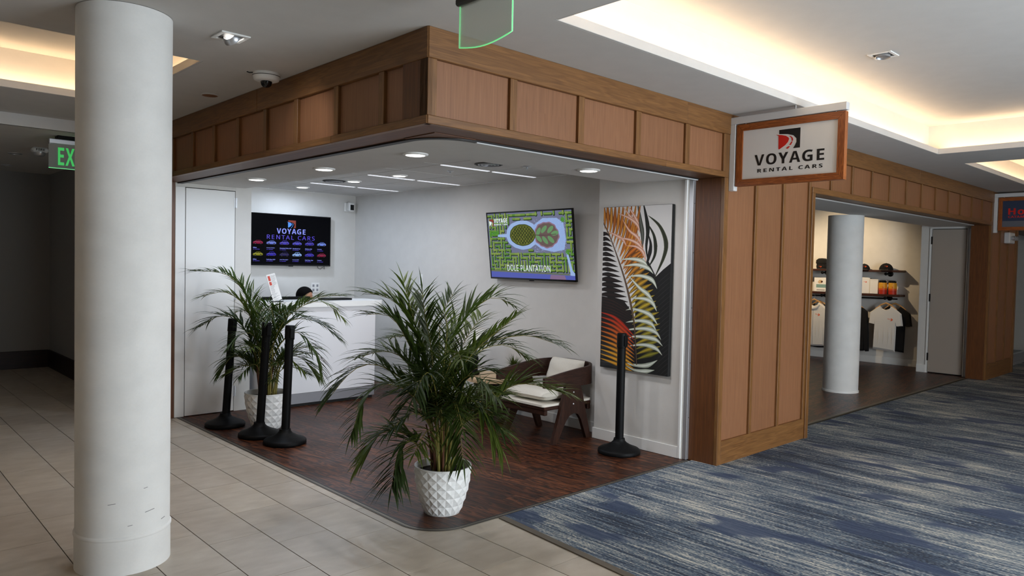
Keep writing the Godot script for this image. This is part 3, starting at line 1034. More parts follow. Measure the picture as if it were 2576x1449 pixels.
func second_shop() -> void:
	var o := setting("wall_second_side", "white wall with shelves in the second shop")
	part(o, "face", box(Vector3(11.0, 0, -5.1), Vector3(11.1, 2.8, -0.9)), M.plaster)
	o = setting("baseboard_second_side")
	part(o, "board", box(Vector3(10.985, 0.004, -5.0), Vector3(11.0, 0.12, -0.98), 0.003), M.white_paint)
	o = setting("wall_second_return", "white return wall beside the second shop's door")
	part(o, "face", box(Vector3(10.44, 0, -1.0), Vector3(11.05, 2.8, -0.86)), M.plaster)
	part(o, "header", box(Vector3(10.44, 2.27, -0.90), Vector3(10.6, 2.8, -0.28)), M.plaster)
	part(o, "base_block", box(Vector3(10.415, 0.004, -1.0), Vector3(10.44, 0.13, -0.86), 0.003), M.white_paint)
	o = setting("door_2", "flush white door in the second shop with dark hinges")
	part(o, "leaf", box(Vector3(10.43, 0.02, -0.84), Vector3(10.475, 2.26, -0.36), 0.003), mat("door_shade_tone", Color8(168, 157, 146), 0.6))  # the shade the door stands in is mixed into its colour
	part(o, "frame", box(Vector3(10.41, 0.004, -0.35), Vector3(10.475, 2.27, -0.335), 0.002), M.white_paint)
	part(o, "frame", box(Vector3(10.41, 0.004, -0.33), Vector3(10.475, 2.27, -0.285), 0.002), M.aluminium)
	part(o, "frame", box(Vector3(10.42, 0.004, -0.875), Vector3(10.475, 2.28, -0.846), 0.003), M.white_paint)
	for y in [2.03, 1.13, 0.2]:
		part(o, "hinge", box(Vector3(10.415, y, -0.853), Vector3(10.432, y + 0.12, -0.832), 0.003), M.hinge_dark)
	part(o, "gap", box(Vector3(10.48, 0.0, -0.9), Vector3(10.5, 2.27, -0.26)), M.black_matt)
	o = setting("wall_second_back")
	part(o, "face", box(Vector3(4.43, 0, -5.2), Vector3(11.1, 2.8, -5.1)), M.plaster)
	o = setting("wall_second_left")
	part(o, "face", box(Vector3(4.33, 0, -5.2), Vector3(4.43, 2.8, -0.30)), M.plaster)
	o = setting("ceiling_second", "ceiling of the second shop")
	part(o, "board", box(Vector3(4.33, 2.78, -5.2), Vector3(11.1, 2.84, -0.2)), M.ceiling_paint)
	part(o, "soffit", box(Vector3(4.43, HEAD + 0.003, -0.83), Vector3(11.05, 2.78, -0.226)), M.ceiling_paint)
	# glazed shop at the far right
	o = setting("window_1", "aluminium framed glass shop front at the far right")
	for x in [11.75, 13.2, 14.6, 15.9]:
		part(o, "mullion", box(Vector3(x, 0.004, -0.42), Vector3(x + 0.06, 2.3, -0.36), 0.004), M.aluminium)
	for e in [[11.81, 13.2], [13.26, 14.6], [14.66, 15.9]]:
		part(o, "bottom_rail", box(Vector3(e[0], 0.004, -0.42), Vector3(e[1], 0.14, -0.36), 0.004), M.aluminium)
		part(o, "top_rail", box(Vector3(e[0], 2.22, -0.42), Vector3(e[1], 2.3, -0.36), 0.004), M.aluminium)
		part(o, "glass", box(Vector3(e[0], 0.14, -0.395), Vector3(e[1], 2.22, -0.389)), M.clear_glass)
	o = setting("wall_far_shop")
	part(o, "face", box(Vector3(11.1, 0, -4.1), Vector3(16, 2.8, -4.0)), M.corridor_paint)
	o = setting("ceiling_far_shop")
	part(o, "board", box(Vector3(11.1, 2.5, -4.1), Vector3(16, 2.6, -0.4)), M.corridor_paint)

# ------------------------------------------------------------------ fittings on the ceilings
func disc_light(at: Vector3, label: String, c := WHITE, power := 1.0) -> void:
	var r := 0.066
	var o := thing("downlight", label, "ceiling light", at, 0.0, "round office downlights")
	part(o, "trim_ring", lathe([Vector2(r * 1.32, 0.0), Vector2(r * 1.30, -0.007), Vector2(r * 1.05, -0.013), Vector2(r * 1.0, -0.012)], 40, false), M.white_paint)
	part(o, "lens", lathe([Vector2(r * 1.02, -0.008), Vector2(r * 0.9, -0.0125), Vector2(0.0, -0.0135)], 40, false), M.disc_glow)
	area(o, "downlight_lamp", Vector3(0, -0.02, 0), Vector2(r * 1.7, r * 1.7), DISC * power, c, Vector3(-PI / 2, 0, 0))

func gimbal(at: Vector3, label: String, aim: Vector3, energy: float, lit := true) -> void:
	var o := thing("gimbal_spotlight", label, "ceiling light", at, 0.0)
	var pl := mb()
	for e in [[-0.08, -0.08, 0.08, -0.058], [-0.08, 0.058, 0.08, 0.08], [-0.08, -0.058, -0.058, 0.058], [0.058, -0.058, 0.08, 0.058]]:
		bx(pl, Vector3(e[0], -0.008, e[1]), Vector3(e[2], 0.0, e[3]), 0.002)
	part(o, "plate", pl, M.white_paint)
	part(o, "recess", box(Vector3(-0.058, -0.002, -0.058), Vector3(0.058, 0.0, 0.058)), M.bronze_grey)
	var head := Node3D.new()
	head.name = "head"
	o.add_child(head, true)
	var d := (aim - at).normalized()
	head.look_at_from_position(at, aim, Vector3.UP if absf(d.y) < 0.98 else Vector3.RIGHT)
	var hb := part(head, "barrel", lathe([Vector2(0.036, 0.0), Vector2(0.046, 0.012), Vector2(0.05, 0.032), Vector2(0.046, 0.034)], 28, false), M.aluminium, Vector3(0, 0, 0.012))
	hb.rotation.x = -PI / 2
	var ln := part(head, "lamp_lens", lathe([Vector2(0.0455, 0.026), Vector2(0.0, 0.030)], 28, false), M.spot_glow if lit else M.aluminium, Vector3(0, 0, 0.012))
	ln.rotation.x = -PI / 2
	if lit:
		spot(o, "spotlight_lamp", d * 0.045, d * 2.0, energy, WHITE, 32.0)

func ceiling_fittings() -> void:
	var y := HEAD + 0.003
	disc_light(Vector3(0.605, y, -0.95), "round disc downlight in the soffit nearest the office corner")
	disc_light(Vector3(0.60, y, -2.17), "second round disc downlight along the left soffit")
	disc_light(Vector3(0.575, y, -3.36), "round disc downlight in front of the closet door", COOL, 1.0)
	disc_light(Vector3(1.925, y, -0.571), "round disc downlight near the palm leaf picture")
	disc_light(Vector3(2.01, GRID, -3.20), "round disc downlight in the middle of the panel ceiling")
	disc_light(Vector3(2.0, GRID, -4.07), "round disc downlight above the front of the counter", COOL, 1.0)
	disc_light(Vector3(1.955, GRID, -5.18), "rearmost round disc downlight, near the back wall", COOL, 1.0)
	for v in [[Vector3(2.03, GRID, -1.84), "dark round ceiling vent near the front of the office"], [Vector3(1.86, GRID, -4.25), "dark round ceiling vent beside the downlight over the counter"]]:
		var o := thing("ceiling_vent", v[1], "vent", v[0])
		part(o, "rim", lathe([Vector2(0.125, 0.0), Vector2(0.125, -0.008), Vector2(0.112, -0.010), Vector2(0.108, 0.0)], 36, false), M.bronze_grey)
		part(o, "throat", lathe([Vector2(0.11, -0.001), Vector2(0.0, -0.0015)], 36, false), M.black_matt)
		for r in [0.085, 0.055, 0.025]:
			part(o, "ring", lathe([Vector2(r + 0.009, -0.002), Vector2(r + 0.012, -0.010), Vector2(r, -0.012), Vector2(r - 0.003, -0.002)], 32, false), M.kick_grey)
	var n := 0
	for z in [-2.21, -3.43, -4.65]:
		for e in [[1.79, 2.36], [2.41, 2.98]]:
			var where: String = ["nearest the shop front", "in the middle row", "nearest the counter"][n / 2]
			var o := thing("bar_sheen_strip", "slim white ceiling bar with glowing sheen %s, %s one" % [where, "left" if n % 2 == 0 else "right"], "ceiling light", Vector3(e[0], GRID, z), 0.0, "slim bars with glowing sheen between the ceiling panels")
			part(o, "bar_sheen_face", box(Vector3(0, -0.004, -0.016), Vector3(e[1] - e[0], 0.0, 0.016), 0.001), M.bar_sheen_glow)  # no lamp here: the sheen of a grid bar is made to glow
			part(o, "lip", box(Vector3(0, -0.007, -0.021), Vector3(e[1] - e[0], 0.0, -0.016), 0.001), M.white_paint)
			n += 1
	for s in [[Vector3(1.5, HEAD + 0.003, -0.80), "small sprinkler cover in the front soffit"], [Vector3(2.12, GRID, -2.5), "small sprinkler cover behind the first glowing ceiling bars"]]:
		var o := thing("sprinkler", s[1], "sprinkler", s[0])
		part(o, "escutcheon", lathe([Vector2(0.035, 0.0), Vector2(0.03, -0.006), Vector2(0.012, -0.008)], 20), M.aluminium)
		part(o, "frame", lathe([Vector2(0.008, 0.0), Vector2(0.006, -0.016), Vector2(0.016, -0.018), Vector2(0.014, -0.02)], 12), M.aluminium)
	gimbal(Vector3(-0.64, CEIL, -0.955), "square tilted spotlight in the ceiling left of the wooden corner", Vector3(0.0, 2.33, -1.32), 0.3)
	gimbal(Vector3(3.19, 3.11, 1.045), "unlit square spotlight up inside the long ceiling recess", Vector3(3.0, 1.0, 1.0), 0.0, false)
	# dome camera
	var o := thing("dome_camera", "white ceiling dome camera with a dark glass ball", "camera", Vector3(-0.15, CEIL, -1.58))
	part(o, "housing", lathe([Vector2(0.085, 0.0), Vector2(0.088, -0.018), Vector2(0.08, -0.045), Vector2(0.06, -0.052), Vector2(0.0, -0.053)], 36, false), M.white_paint)
	part(o, "seam", lathe([Vector2(0.0885, -0.018), Vector2(0.0875, -0.022)], 36, false), M.bronze_grey)
	part(o, "lens_dome", lathe([Vector2(0.036, -0.05), Vector2(0.037, -0.058), Vector2(0.032, -0.076), Vector2(0.02, -0.088), Vector2(0.0, -0.092)], 28, false), M.black_gloss)
	part(o, "cable", tube([Vector3(-0.08, -0.004, -0.02), Vector3(-0.10, -0.008, -0.03), Vector3(-0.115, -0.002, -0.04)], [0.003, 0.003, 0.003]), M.black)
	o = thing("ceiling_speaker", "small flat round ceiling cover near the wooden fascia", "speaker", Vector3(-0.17, CEIL, -2.5))
	part(o, "rim", lathe([Vector2(0.062, 0.0), Vector2(0.062, -0.006), Vector2(0.055, -0.009)], 32, false), M.ceiling_paint)
	part(o, "cover", lathe([Vector2(0.055, -0.0085), Vector2(0.0, -0.0095)], 32, false), M.oak_panel_b)
	# edge-lit exit sign seen from behind, plane x = -0.22
	o = thing("exit_sign", "frosted green edged glass exit sign hanging near the wooden corner", "exit sign", Vector3(-0.21, CEIL, 0.69))
	part(o, "housing", box(Vector3(-0.05, -0.05, -0.20), Vector3(0.05, 0.0, 0.23), 0.012), M.bronze_grey)
	part(o, "housing_lip", box(Vector3(-0.022, -0.082, -0.185), Vector3(0.022, -0.05, 0.21), 0.008), M.bronze_grey)
	var gl := PackedVector2Array([Vector2(-0.172, -0.075), Vector2(-0.172, -0.262)])
	for i in 13:
		var t := i / 12.0
		gl.append(Vector2(-0.172 + 0.344 * t, -0.262 - 0.022 * sin(PI * t)))
	gl.append(Vector2(0.172, -0.075))
	var pane := Node3D.new()
	pane.name = "pane"
	pane.rotation.y = -PI / 2
	o.add_child(pane, true)
	part(pane, "glass", prism(gl, -0.005, 0.005, "xy"), M.frosted)
	var eg := []
	for i in gl.size():
		eg.append(Vector3(gl[i].x, gl[i].y, 0))
	var rr := []
	for i in eg.size():
		rr.append(0.0032)
	part(pane, "edge_light", tube(eg, rr, 6), M.edge_green)
	# exit sign in the corridor, facing the viewer
	o = thing("exit_sign", "clear glass exit sign with green letters beyond the white column", "exit sign", Vector3(-0.58, LOWC, -4.9))
	part(o, "housing", box(Vector3(-0.11, -0.03, -0.05), Vector3(0.19, 0.0, 0.05), 0.006), M.black)
	part(o, "bar", box(Vector3(-0.17, -0.078, -0.02), Vector3(0.19, -0.03, 0.02), 0.006), M.aluminium)
	part(o, "glass", box(Vector3(-0.17, -0.30, -0.004), Vector3(0.19, -0.078, 0.004), 0.001), M.clear_glass)
	part(o, "edge_light", box(Vector3(-0.17, -0.305, -0.005), Vector3(0.19, -0.30, 0.005), 0.001), M.edge_green)
	letters(o, "sign_letters", "EXIT", 0.26, 0.165, Vector3(0.035, -0.19, 0.006), M.exit_green, true, 2)
	o = thing("fire_strobe", "white ceiling fire strobe in the dark corridor", "alarm", Vector3(-0.63, LOWC, -5.95))
	part(o, "body", box(Vector3(-0.075, -0.05, -0.05), Vector3(0.075, 0.0, 0.05), 0.015), M.white_paint)
	part(o, "strobe_lens", lathe([Vector2(0.055, -0.048), Vector2(0.05, -0.075), Vector2(0.03, -0.09), Vector2(0.0, -0.094)], 20, false), M.aluminium)
	letters(o, "lettering", "FIRE", 0.08, 0.022, Vector3(0.0, -0.024, 0.052), M.ink_black)
	for v in [[Vector3(-0.597, LOWC, -8.05), "dark flush ceiling trim at the corridor end"], [Vector3(-0.73, LOWC, -6.69), "dark flush ceiling trim nearer the fire strobe"]]:
		o = thing("recessed_trim", v[1], "ceiling light", v[0])
		part(o, "ring", lathe([Vector2(0.07, 0.0), Vector2(0.068, -0.006), Vector2(0.05, -0.008), Vector2(0.048, -0.002)], 24, false), M.aluminium)
		part(o, "cup", lathe([Vector2(0.05, -0.002), Vector2(0.0, -0.003)], 24, false), M.bronze_grey)

func columns() -> void:
	var o := thing("column", "large round white column standing on the tiles at the left", "column", Vector3(-1.16, 0, -1.0))
	part(o, "shaft", lathe([Vector2(0.219, 0.17), Vector2(0.219, 0.6), Vector2(0.219, 1.2), Vector2(0.219, 1.9), Vector2(0.219, 2.5), Vector2(0.219, CEIL - 0.002)], 96, false), M.column_paint)
	part(o, "base_sleeve", lathe([Vector2(0.222, 0.0), Vector2(0.222, 0.172), Vector2(0.226, 0.176), Vector2(0.226, 0.186), Vector2(0.219, 0.192)], 96, false), M.column_paint)
	for s in [[0.62, 0.245, 0.022], [1.05, 0.30, 0.05], [1.45, 0.235, 0.03], [0.25, 0.36, 0.035], [0.95, 0.42, 0.02], [0.1, 0.15, 0.02]]:
		var a: float = s[0]
		part(o, "scuff", box(Vector3(-s[2] * 0.5, -0.0015, -0.0006), Vector3(s[2] * 0.5, 0.0015, 0.0006)), M.print_grey, Vector3(sin(a - 0.75) * 0.2195, s[1], cos(a - 0.75) * 0.2195)).rotation = Vector3(0, a - 0.75, 0.12)
	o = thing("column", "round white column inside the second shop", "column", Vector3(7.46, 0.004, -0.95))
	part(o, "shaft", lathe([Vector2(0.216, 0.03), Vector2(0.216, 0.8), Vector2(0.216, 1.6), Vector2(0.216, HEAD)], 64, false), M.column_paint)
	part(o, "base_ring", lathe([Vector2(0.224, 0.0), Vector2(0.224, 0.022), Vector2(0.216, 0.03)], 64, false), M.white_paint)

# the road emblem, drawn in the middle of a unit square, facing +z
const EMBLEM_BLACK := [0.134, 0.98, 1.0, 0.98, 1.0, 0.03, 0.728, 0.03, 0.797, 0.16, 0.852, 0.31, 0.847, 0.49, 0.725, 0.65, 0.486, 0.735, 0.14, 0.78]
const EMBLEM_RED := [0.0, 0.765, 0.23, 0.725, 0.415, 0.665, 0.52, 0.575, 0.553, 0.50, 0.512, 0.36, 0.397, 0.215, 0.16, 0.04, 0.123, 0.05, 0.111, 0.70]
const EMBLEM_DASHES := [[0.549, 0.65, 0.624, 0.62, 0.70, 0.53, 0.717, 0.44, 0.70, 0.38, 0.653, 0.405, 0.657, 0.485, 0.61, 0.58], [0.655, 0.36, 0.70, 0.35, 0.63, 0.195, 0.56, 0.205], [0.533, 0.145, 0.60, 0.14, 0.52, 0.03, 0.43, 0.05]]

func emblem(parent: Node3D, at: Vector3, w: float, h: float, m1: Material, m2: Material, z := 0.0015) -> void:
	var go := func(l: Array) -> PackedVector2Array:
		var p := PackedVector2Array()
		for i in range(0, l.size(), 2):
			p.append(Vector2((l[i] - 0.5) * w, (l[i + 1] - 0.5) * h))
		return p
	part(parent, "emblem_square", prism(go.call(EMBLEM_BLACK), 0, z, "xy"), m1, at)
	part(parent, "emblem_road", prism(go.call(EMBLEM_RED), 0, z, "xy"), m2, at)
	for d in EMBLEM_DASHES:
		part(parent, "emblem_dash", prism(go.call(d), 0, z, "xy"), m2, at)

func bracket(o: Node3D) -> void:
	var b := part(o, "bracket", bx(bx(mb(), Vector3(0, 2.71, -0.025), Vector3(0.905, 2.765, 0.025), 0.003), Vector3(0.0, 2.19, -0.025), Vector3(0.048, 2.71, 0.025), 0.003), M.silver_paint)
	for e in [0.12, 0.82]:
		part(b, "bolt", lathe([Vector2(0.006, 0.0), Vector2(0.006, 0.025)], 8), M.aluminium, Vector3(e, 2.69, 0.0))
	part(b, "tie_rod", lathe([Vector2(0.008, 0.0), Vector2(0.008, 0.034)], 10), M.aluminium, Vector3(0.52, 2.762, 0.0))

func blade_frame(o: Node3D, x0: float, x1: float, y0: float, y1: float) -> void:
	var f := 0.052
	var t := 0.024
	for e in [[PackedVector2Array([Vector2(x0, y1), Vector2(x1, y1), Vector2(x1 - f, y1 - f), Vector2(x0 + f, y1 - f)]), 0.0], [PackedVector2Array([Vector2(x0, y0), Vector2(x1, y0), Vector2(x1 - f, y0 + f), Vector2(x0 + f, y0 + f)]), 0.0], [PackedVector2Array([Vector2(x0, y0), Vector2(x0 + f, y0 + f), Vector2(x0 + f, y1 - f), Vector2(x0, y1)]), PI / 2], [PackedVector2Array([Vector2(x1, y0), Vector2(x1 - f, y0 + f), Vector2(x1 - f, y1 - f), Vector2(x1, y1)]), PI / 2]]:
		var g: PackedVector2Array = Geometry2D.offset_polygon(e[0], -0.0006)[0]
		part(o, "frame_rail", prism(g, -t, t, "xy", null, Vector2(rng.randf() * 5, rng.randf() * 5), e[1]), M.frame_wood)

func blade_signs() -> void:
	# own x runs out into the arcade (world z), own z faces the viewer's side (world -x)
	var o := thing("hanging_sign", "white hanging sign in a wooden frame with road emblem and black lettering", "sign", Vector3(2.975, 0, 0.0), -PI / 2)
	bracket(o)
	blade_frame(o, 0.058, 0.898, 2.222, 2.703)
	part(o, "face", box(Vector3(0.10, 2.264, -0.012), Vector3(0.856, 2.661, 0.012)), M.sign_white)
	emblem(o, Vector3(0.474, 2.551, 0.012), 0.19, 0.154, M.ink_black, M.ink_red)
	letters(o, "lettering", "VOYAGE", 0.542, 0.083, Vector3(0.481, 2.4145, 0.0125), M.ink_black, true, 4)
	letters(o, "lettering", "RENTAL CARS", 0.505, 0.028, Vector3(0.4895, 2.3325, 0.0125), M.ink_black, true, 12)
	o = thing("hanging_sign", "dark blue hanging sign with red lettering at the far right", "sign", Vector3(10.36, 0, 0.0), -PI / 2)
	bracket(o)
	blade_frame(o, 0.058, 0.898, 2.222, 2.703)
	mat("sign_blue", Color8(44, 58, 84), 0.35)
	mat("sign_grey", Color8(96, 100, 110), 0.35)
	part(o, "face", box(Vector3(0.10, 2.36, -0.012), Vector3(0.856, 2.661, 0.012)), M.sign_blue)
	part(o, "face_band", box(Vector3(0.10, 2.264, -0.012), Vector3(0.856, 2.36, 0.012)), M.sign_grey)
	letters(o, "lettering", "Holo", 0.36, 0.10, Vector3(0.36, 2.50, 0.0125), M.ink_red, true, 2)
	letters(o, "lettering", "CATAMARAN", 0.36, 0.03, Vector3(0.36, 2.42, 0.0125), M.ink_red, true, 1)
	o = thing("wall_box", "small grey box on the far wooden pier under the far sign", "emergency light", Vector3(11.02, 2.06, 0.0))
	part(o, "body", box(Vector3(0.0, 0.0, -0.02), Vector3(0.30, 0.17, 0.06), 0.01), M.silver_paint)
	for x in [0.08, 0.24]:
		part(o, "lamp_head", lathe([Vector2(0.02, 0.0), Vector2(0.035, 0.02), Vector2(0.035, 0.05), Vector2(0.0, 0.05)], 16), M.aluminium, Vector3(x, 0.08, 0.06)).rotation.x = PI / 2

# ------------------------------------------------------------------ counter
func desk_corner() -> void:
	var o := thing("reception_desk", "white reception counter with overhanging top and grey kick plate", "counter", Vector3(1.0, 0.002, -4.15))
	part(o, "front_panel", box(Vector3(0, 0.14, -0.03), Vector3(1.36, 1.066, 0.0), 0.004), M.laminate)
	part(o, "end_panel", box(Vector3(1.33, 0.03, -0.62), Vector3(1.36, 1.066, -0.03), 0.004), M.laminate)
	part(o, "end_panel", box(Vector3(0, 0.03, -0.62), Vector3(0.03, 1.066, -0.03), 0.004), M.laminate)
	part(o, "kick_plate", box(Vector3(0.0, 0.03, -0.03), Vector3(1.36, 0.14, -0.004), 0.002), M.kick_grey)
	part(o, "base", box(Vector3(0.02, 0.0, -0.22), Vector3(1.34, 0.03, -0.02)), M.black_matt)
	part(o, "work_shelf", box(Vector3(0.03, 0.72, -0.75), Vector3(1.33, 0.75, -0.03), 0.003), M.laminate)
	part(o, "countertop", prism(rounded(-0.03, -0.42, 1.455, 0.035, 0.07), 1.066, 1.126, "xz"), M.counter_white)
	o = thing("price_card", "slanted price card standing on the white counter", "card", Vector3(1.19, 1.1285, -4.20), deg_to_rad(-8))
	var cd := Node3D.new()
	cd.name = "card"
	o.add_child(cd, true)
	cd.rotation = Vector3(-0.10, 0, 0.26)
	cd.position.y = 0.016
	part(cd, "sheet", box(Vector3(-0.048, 0.0, -0.003), Vector3(0.048, 0.285, 0.003), 0.001), M.paper)
	part(cd, "red_block", box(Vector3(-0.036, 0.215, 0.003), Vector3(-0.012, 0.268, 0.0036)), M.print_red)
	part(cd, "red_block", box(Vector3(-0.036, 0.168, 0.003), Vector3(-0.012, 0.205, 0.0036)), M.print_red)
	var ls := mb()
	for i in 24:
		var w := rng.randf_range(0.03, 0.072)
		var yy := 0.262 - i * 0.0105
		var x0 := -0.006 if yy > 0.165 else -0.038
		bx(ls, Vector3(x0, yy, 0.003), Vector3(minf(x0 + w, 0.04), yy + 0.003, 0.0034))
	part(cd, "print_lines", ls, M.print_grey)
	part(o, "foot", box(Vector3(-0.055, 0.0, -0.05), Vector3(0.06, 0.006, 0.02), 0.002), M.black)
	o = thing("desk_mat", "flat black pad lying on the right part of the counter", "pad", Vector3(1.78, 1.127, -4.44))
	part(o, "pad", box(Vector3(0, 0, 0), Vector3(0.35, 0.022, 0.16), 0.006), M.black)
	o = thing("monitor", "low black monitor behind the counter beside the seated person", "monitor", Vector3(1.52, 0.752, -4.66))
	part(o, "back_shell", prism(rounded(-0.30, 0.08, 0.28, 0.405, 0.03), -0.02, 0.02, "xy"), M.black)
	part(o, "screen", box(Vector3(-0.28, 0.10, -0.022), Vector3(0.26, 0.38, -0.02)), M.black_gloss)
	part(o, "stand", box(Vector3(-0.03, 0.012, -0.015), Vector3(0.03, 0.1, 0.015), 0.004), M.black)
	part(o, "foot", box(Vector3(-0.12, 0.0, -0.08), Vector3(0.12, 0.012, 0.08), 0.004), M.black)
	person()
	# on the walls round the counter
	o = thing("wall_sensor", "white wall sensor with a black face in the upper office corner", "sensor", Vector3(2.895, 2.30, -5.74))
	part(o, "mount", box(Vector3(-0.045, -0.06, 0.0), Vector3(0.02, 0.06, 0.02), 0.006), M.white_paint)
	part(o, "body", box(Vector3(-0.02, -0.06, 0.02), Vector3(0.065, 0.065, 0.10), 0.015), M.white_paint)
	part(o, "face", box(Vector3(-0.003, -0.042, 0.10), Vector3(0.05, 0.03, 0.103), 0.004), M.black_gloss)
	o = thing("wall_outlet", "white double wall outlet behind the counter", "outlet", Vector3(2.44, 1.21, -5.74))
	part(o, "plate", box(Vector3(-0.06, -0.065, 0.0), Vector3(0.06, 0.065, 0.006), 0.003), M.white_paint)
	for e in [[-0.028, 0.028], [0.028, 0.028], [-0.028, -0.028], [0.028, -0.028]]:
		part(o, "socket", box(Vector3(e[0] - 0.014, e[1] - 0.016, 0.006), Vector3(e[0] + 0.014, e[1] + 0.016, 0.008), 0.001), M.kick_grey)
	o = thing("light_switch", "white light switch on the bare side wall", "switch", Vector3(3.03, 1.366, -4.19), -PI / 2)
	part(o, "plate", box(Vector3(-0.036, -0.062, 0.0), Vector3(0.036, 0.062, 0.007), 0.003), M.white_paint)
	part(o, "rocker", box(Vector3(-0.016, -0.033, 0.007), Vector3(0.016, 0.033, 0.011), 0.002), M.white_paint)

func person() -> void:
	var o := thing("person", "person with short black hair bent over behind the white counter", "person", Vector3(1.90, 0, -5.06))
	var bones := [
		[Vector3(0, 0.50, -0.06), Vector3(0, 0.72, 0.0), 0.15, 0.14], [Vector3(0, 0.72, 0.0), Vector3(0, 0.93, 0.06), 0.14, 0.13],
		[Vector3(-0.15, 0.93, 0.05), Vector3(0.15, 0.93, 0.05), 0.075, 0.075],
		[Vector3(-0.17, 0.93, 0.05), Vector3(-0.24, 0.81, 0.10), 0.055, 0.046], [Vector3(0.17, 0.93, 0.05), Vector3(0.24, 0.81, 0.10), 0.055, 0.046],
		[Vector3(-0.24, 0.81, 0.10), Vector3(-0.13, 0.825, 0.30), 0.046, 0.036], [Vector3(0.24, 0.81, 0.10), Vector3(0.15, 0.825, 0.30), 0.046, 0.036],
		[Vector3(-0.09, 0.52, -0.02), Vector3(-0.12, 0.50, 0.38), 0.088, 0.062], [Vector3(0.09, 0.52, -0.02), Vector3(0.12, 0.50, 0.38), 0.088, 0.062],
		[Vector3(-0.12, 0.50, 0.38), Vector3(-0.12, 0.09, 0.34), 0.06, 0.04], [Vector3(0.12, 0.50, 0.38), Vector3(0.12, 0.09, 0.34), 0.06, 0.04],
		[Vector3(-0.12, 0.05, 0.32), Vector3(-0.12, 0.04, 0.48), 0.045, 0.038], [Vector3(0.12, 0.05, 0.32), Vector3(0.12, 0.04, 0.48), 0.045, 0.038]]
	var body := func(p: Vector3) -> float:
		var d := 1.0
		for b in bones:
			d = smin(d, bone(p, b[0], b[1], b[2], b[3]), 0.035)
		return d
	part(o, "clothing", netted(body, Vector3(-0.34, 0.0, -0.26), Vector3(0.34, 1.06, 0.54), 0.018), M.shirt_dark)
	# head, neck and hands; the head is bent down and turned to its left
	var hc := Vector3(0.0, 1.12, 0.09)
	var turn := Basis.from_euler(Vector3(0.32, 0.55, 0.0))
	var head := func(q: Vector3) -> float:
		var p: Vector3 = turn.transposed() * (q - hc)
		var d := ((p - Vector3(0, 0.02, -0.012)) / Vector3(0.076, 0.098, 0.094)).length() - 1.0
		d *= 0.076
		d = smin(d, bone(p, Vector3(0, -0.05, 0.03), Vector3(0, -0.085, 0.055), 0.05, 0.032), 0.03)
		d = smin(d, bone(p, Vector3(0, 0.012, 0.085), Vector3(0, -0.022, 0.106), 0.008, 0.014), 0.012)
		for s: float in [-1.0, 1.0]:
			d = smin(d, bone(p, Vector3(s * 0.076, 0.012, -0.01), Vector3(s * 0.078, -0.022, -0.005), 0.014, 0.010), 0.006)
			d = maxf(d, 0.016 - (p - Vector3(s * 0.031, 0.014, 0.092)).length())
		d = smin(d, bone(p, Vector3(-0.02, -0.05, 0.082), Vector3(0.02, -0.05, 0.082), 0.008, 0.008), 0.006)
		d = smin(d, bone(q, Vector3(0, 0.95, 0.05), Vector3(0, 1.05, 0.085), 0.052, 0.046), 0.02)
		return d
	part(o, "head", netted(head, hc + Vector3(-0.14, -0.18, -0.15), hc + Vector3(0.15, 0.14, 0.17), 0.006), M.skin)
	var hair := func(q: Vector3) -> float:
		var p: Vector3 = turn.transposed() * (q - hc)
		var d := (((p - Vector3(0, 0.028, -0.018)) / Vector3(0.088, 0.106, 0.106)).length() - 1.0) * 0.088
		d = maxf(d, (p.z * 0.8 - p.y * 0.42 + 0.012) - 0.012)
		return maxf(d, -0.075 - p.y)
	part(o, "hair", netted(hair, hc + Vector3(-0.14, -0.14, -0.16), hc + Vector3(0.15, 0.16, 0.17), 0.006), M.hair)
	for s: float in [-1.0, 1.0]:
		var eye := part(o, "eye", lathe([Vector2(0.0, -0.012), Vector2(0.0085, -0.0085), Vector2(0.012, 0.0), Vector2(0.0085, 0.0085), Vector2(0.0, 0.012)], 14, false), M.paper)
		eye.position = hc + turn * Vector3(s * 0.031, 0.014, 0.078)
		var pup := part(eye, "pupil", lathe([Vector2(0.005, 0.0), Vector2(0.0, 0.001)], 10), M.ink_black, turn * Vector3(0, 0, 0.0118))
		pup.basis = turn * Basis.from_euler(Vector3(PI / 2, 0, 0))
	for s: float in [-1.0, 1.0]:
		var w := Vector3(-0.13 if s < 0 else 0.15, 0.825, 0.30)
		var hand := func(q: Vector3) -> float:
			var p := q - w
			p.x *= s
			var d := bone(p, Vector3(0, 0, -0.02), Vector3(0, -0.008, 0.03), 0.028, 0.026)
			d = smin(d, bone(p, Vector3(-0.022, -0.01, 0.05), Vector3(0.022, -0.01, 0.05), 0.015, 0.015), 0.02)
			var k := 0
			for e in [[-0.027, 0.038], [-0.009, 0.044], [0.009, 0.042], [0.027, 0.032]]:
				var a := Vector3(e[0], -0.008, 0.055)
				var b := Vector3(e[0] * 1.15, -0.008, 0.055 + e[1] * 0.6)
				var c := Vector3(e[0] * 1.2, -0.026, 0.055 + e[1])
				d = smin(d, bone(p, a, b, 0.0088, 0.0082), 0.004)
				d = smin(d, bone(p, b, c, 0.0082, 0.007), 0.004)
				k += 1
			d = smin(d, bone(p, Vector3(-0.026, -0.006, 0.005), Vector3(-0.052, -0.012, 0.035), 0.011, 0.009), 0.006)
			d = smin(d, bone(p, Vector3(-0.052, -0.012, 0.035), Vector3(-0.050, -0.022, 0.06), 0.009, 0.0078), 0.004)
			return d
		part(o, "hand", netted(hand, w + Vector3(-0.075, -0.05, -0.06), w + Vector3(0.075, 0.04, 0.12), 0.005), M.skin)
	# what the person sits on
	o = thing("desk_chair", "black desk chair under the person behind the counter", "chair", Vector3(1.90, 0.002, -5.10))
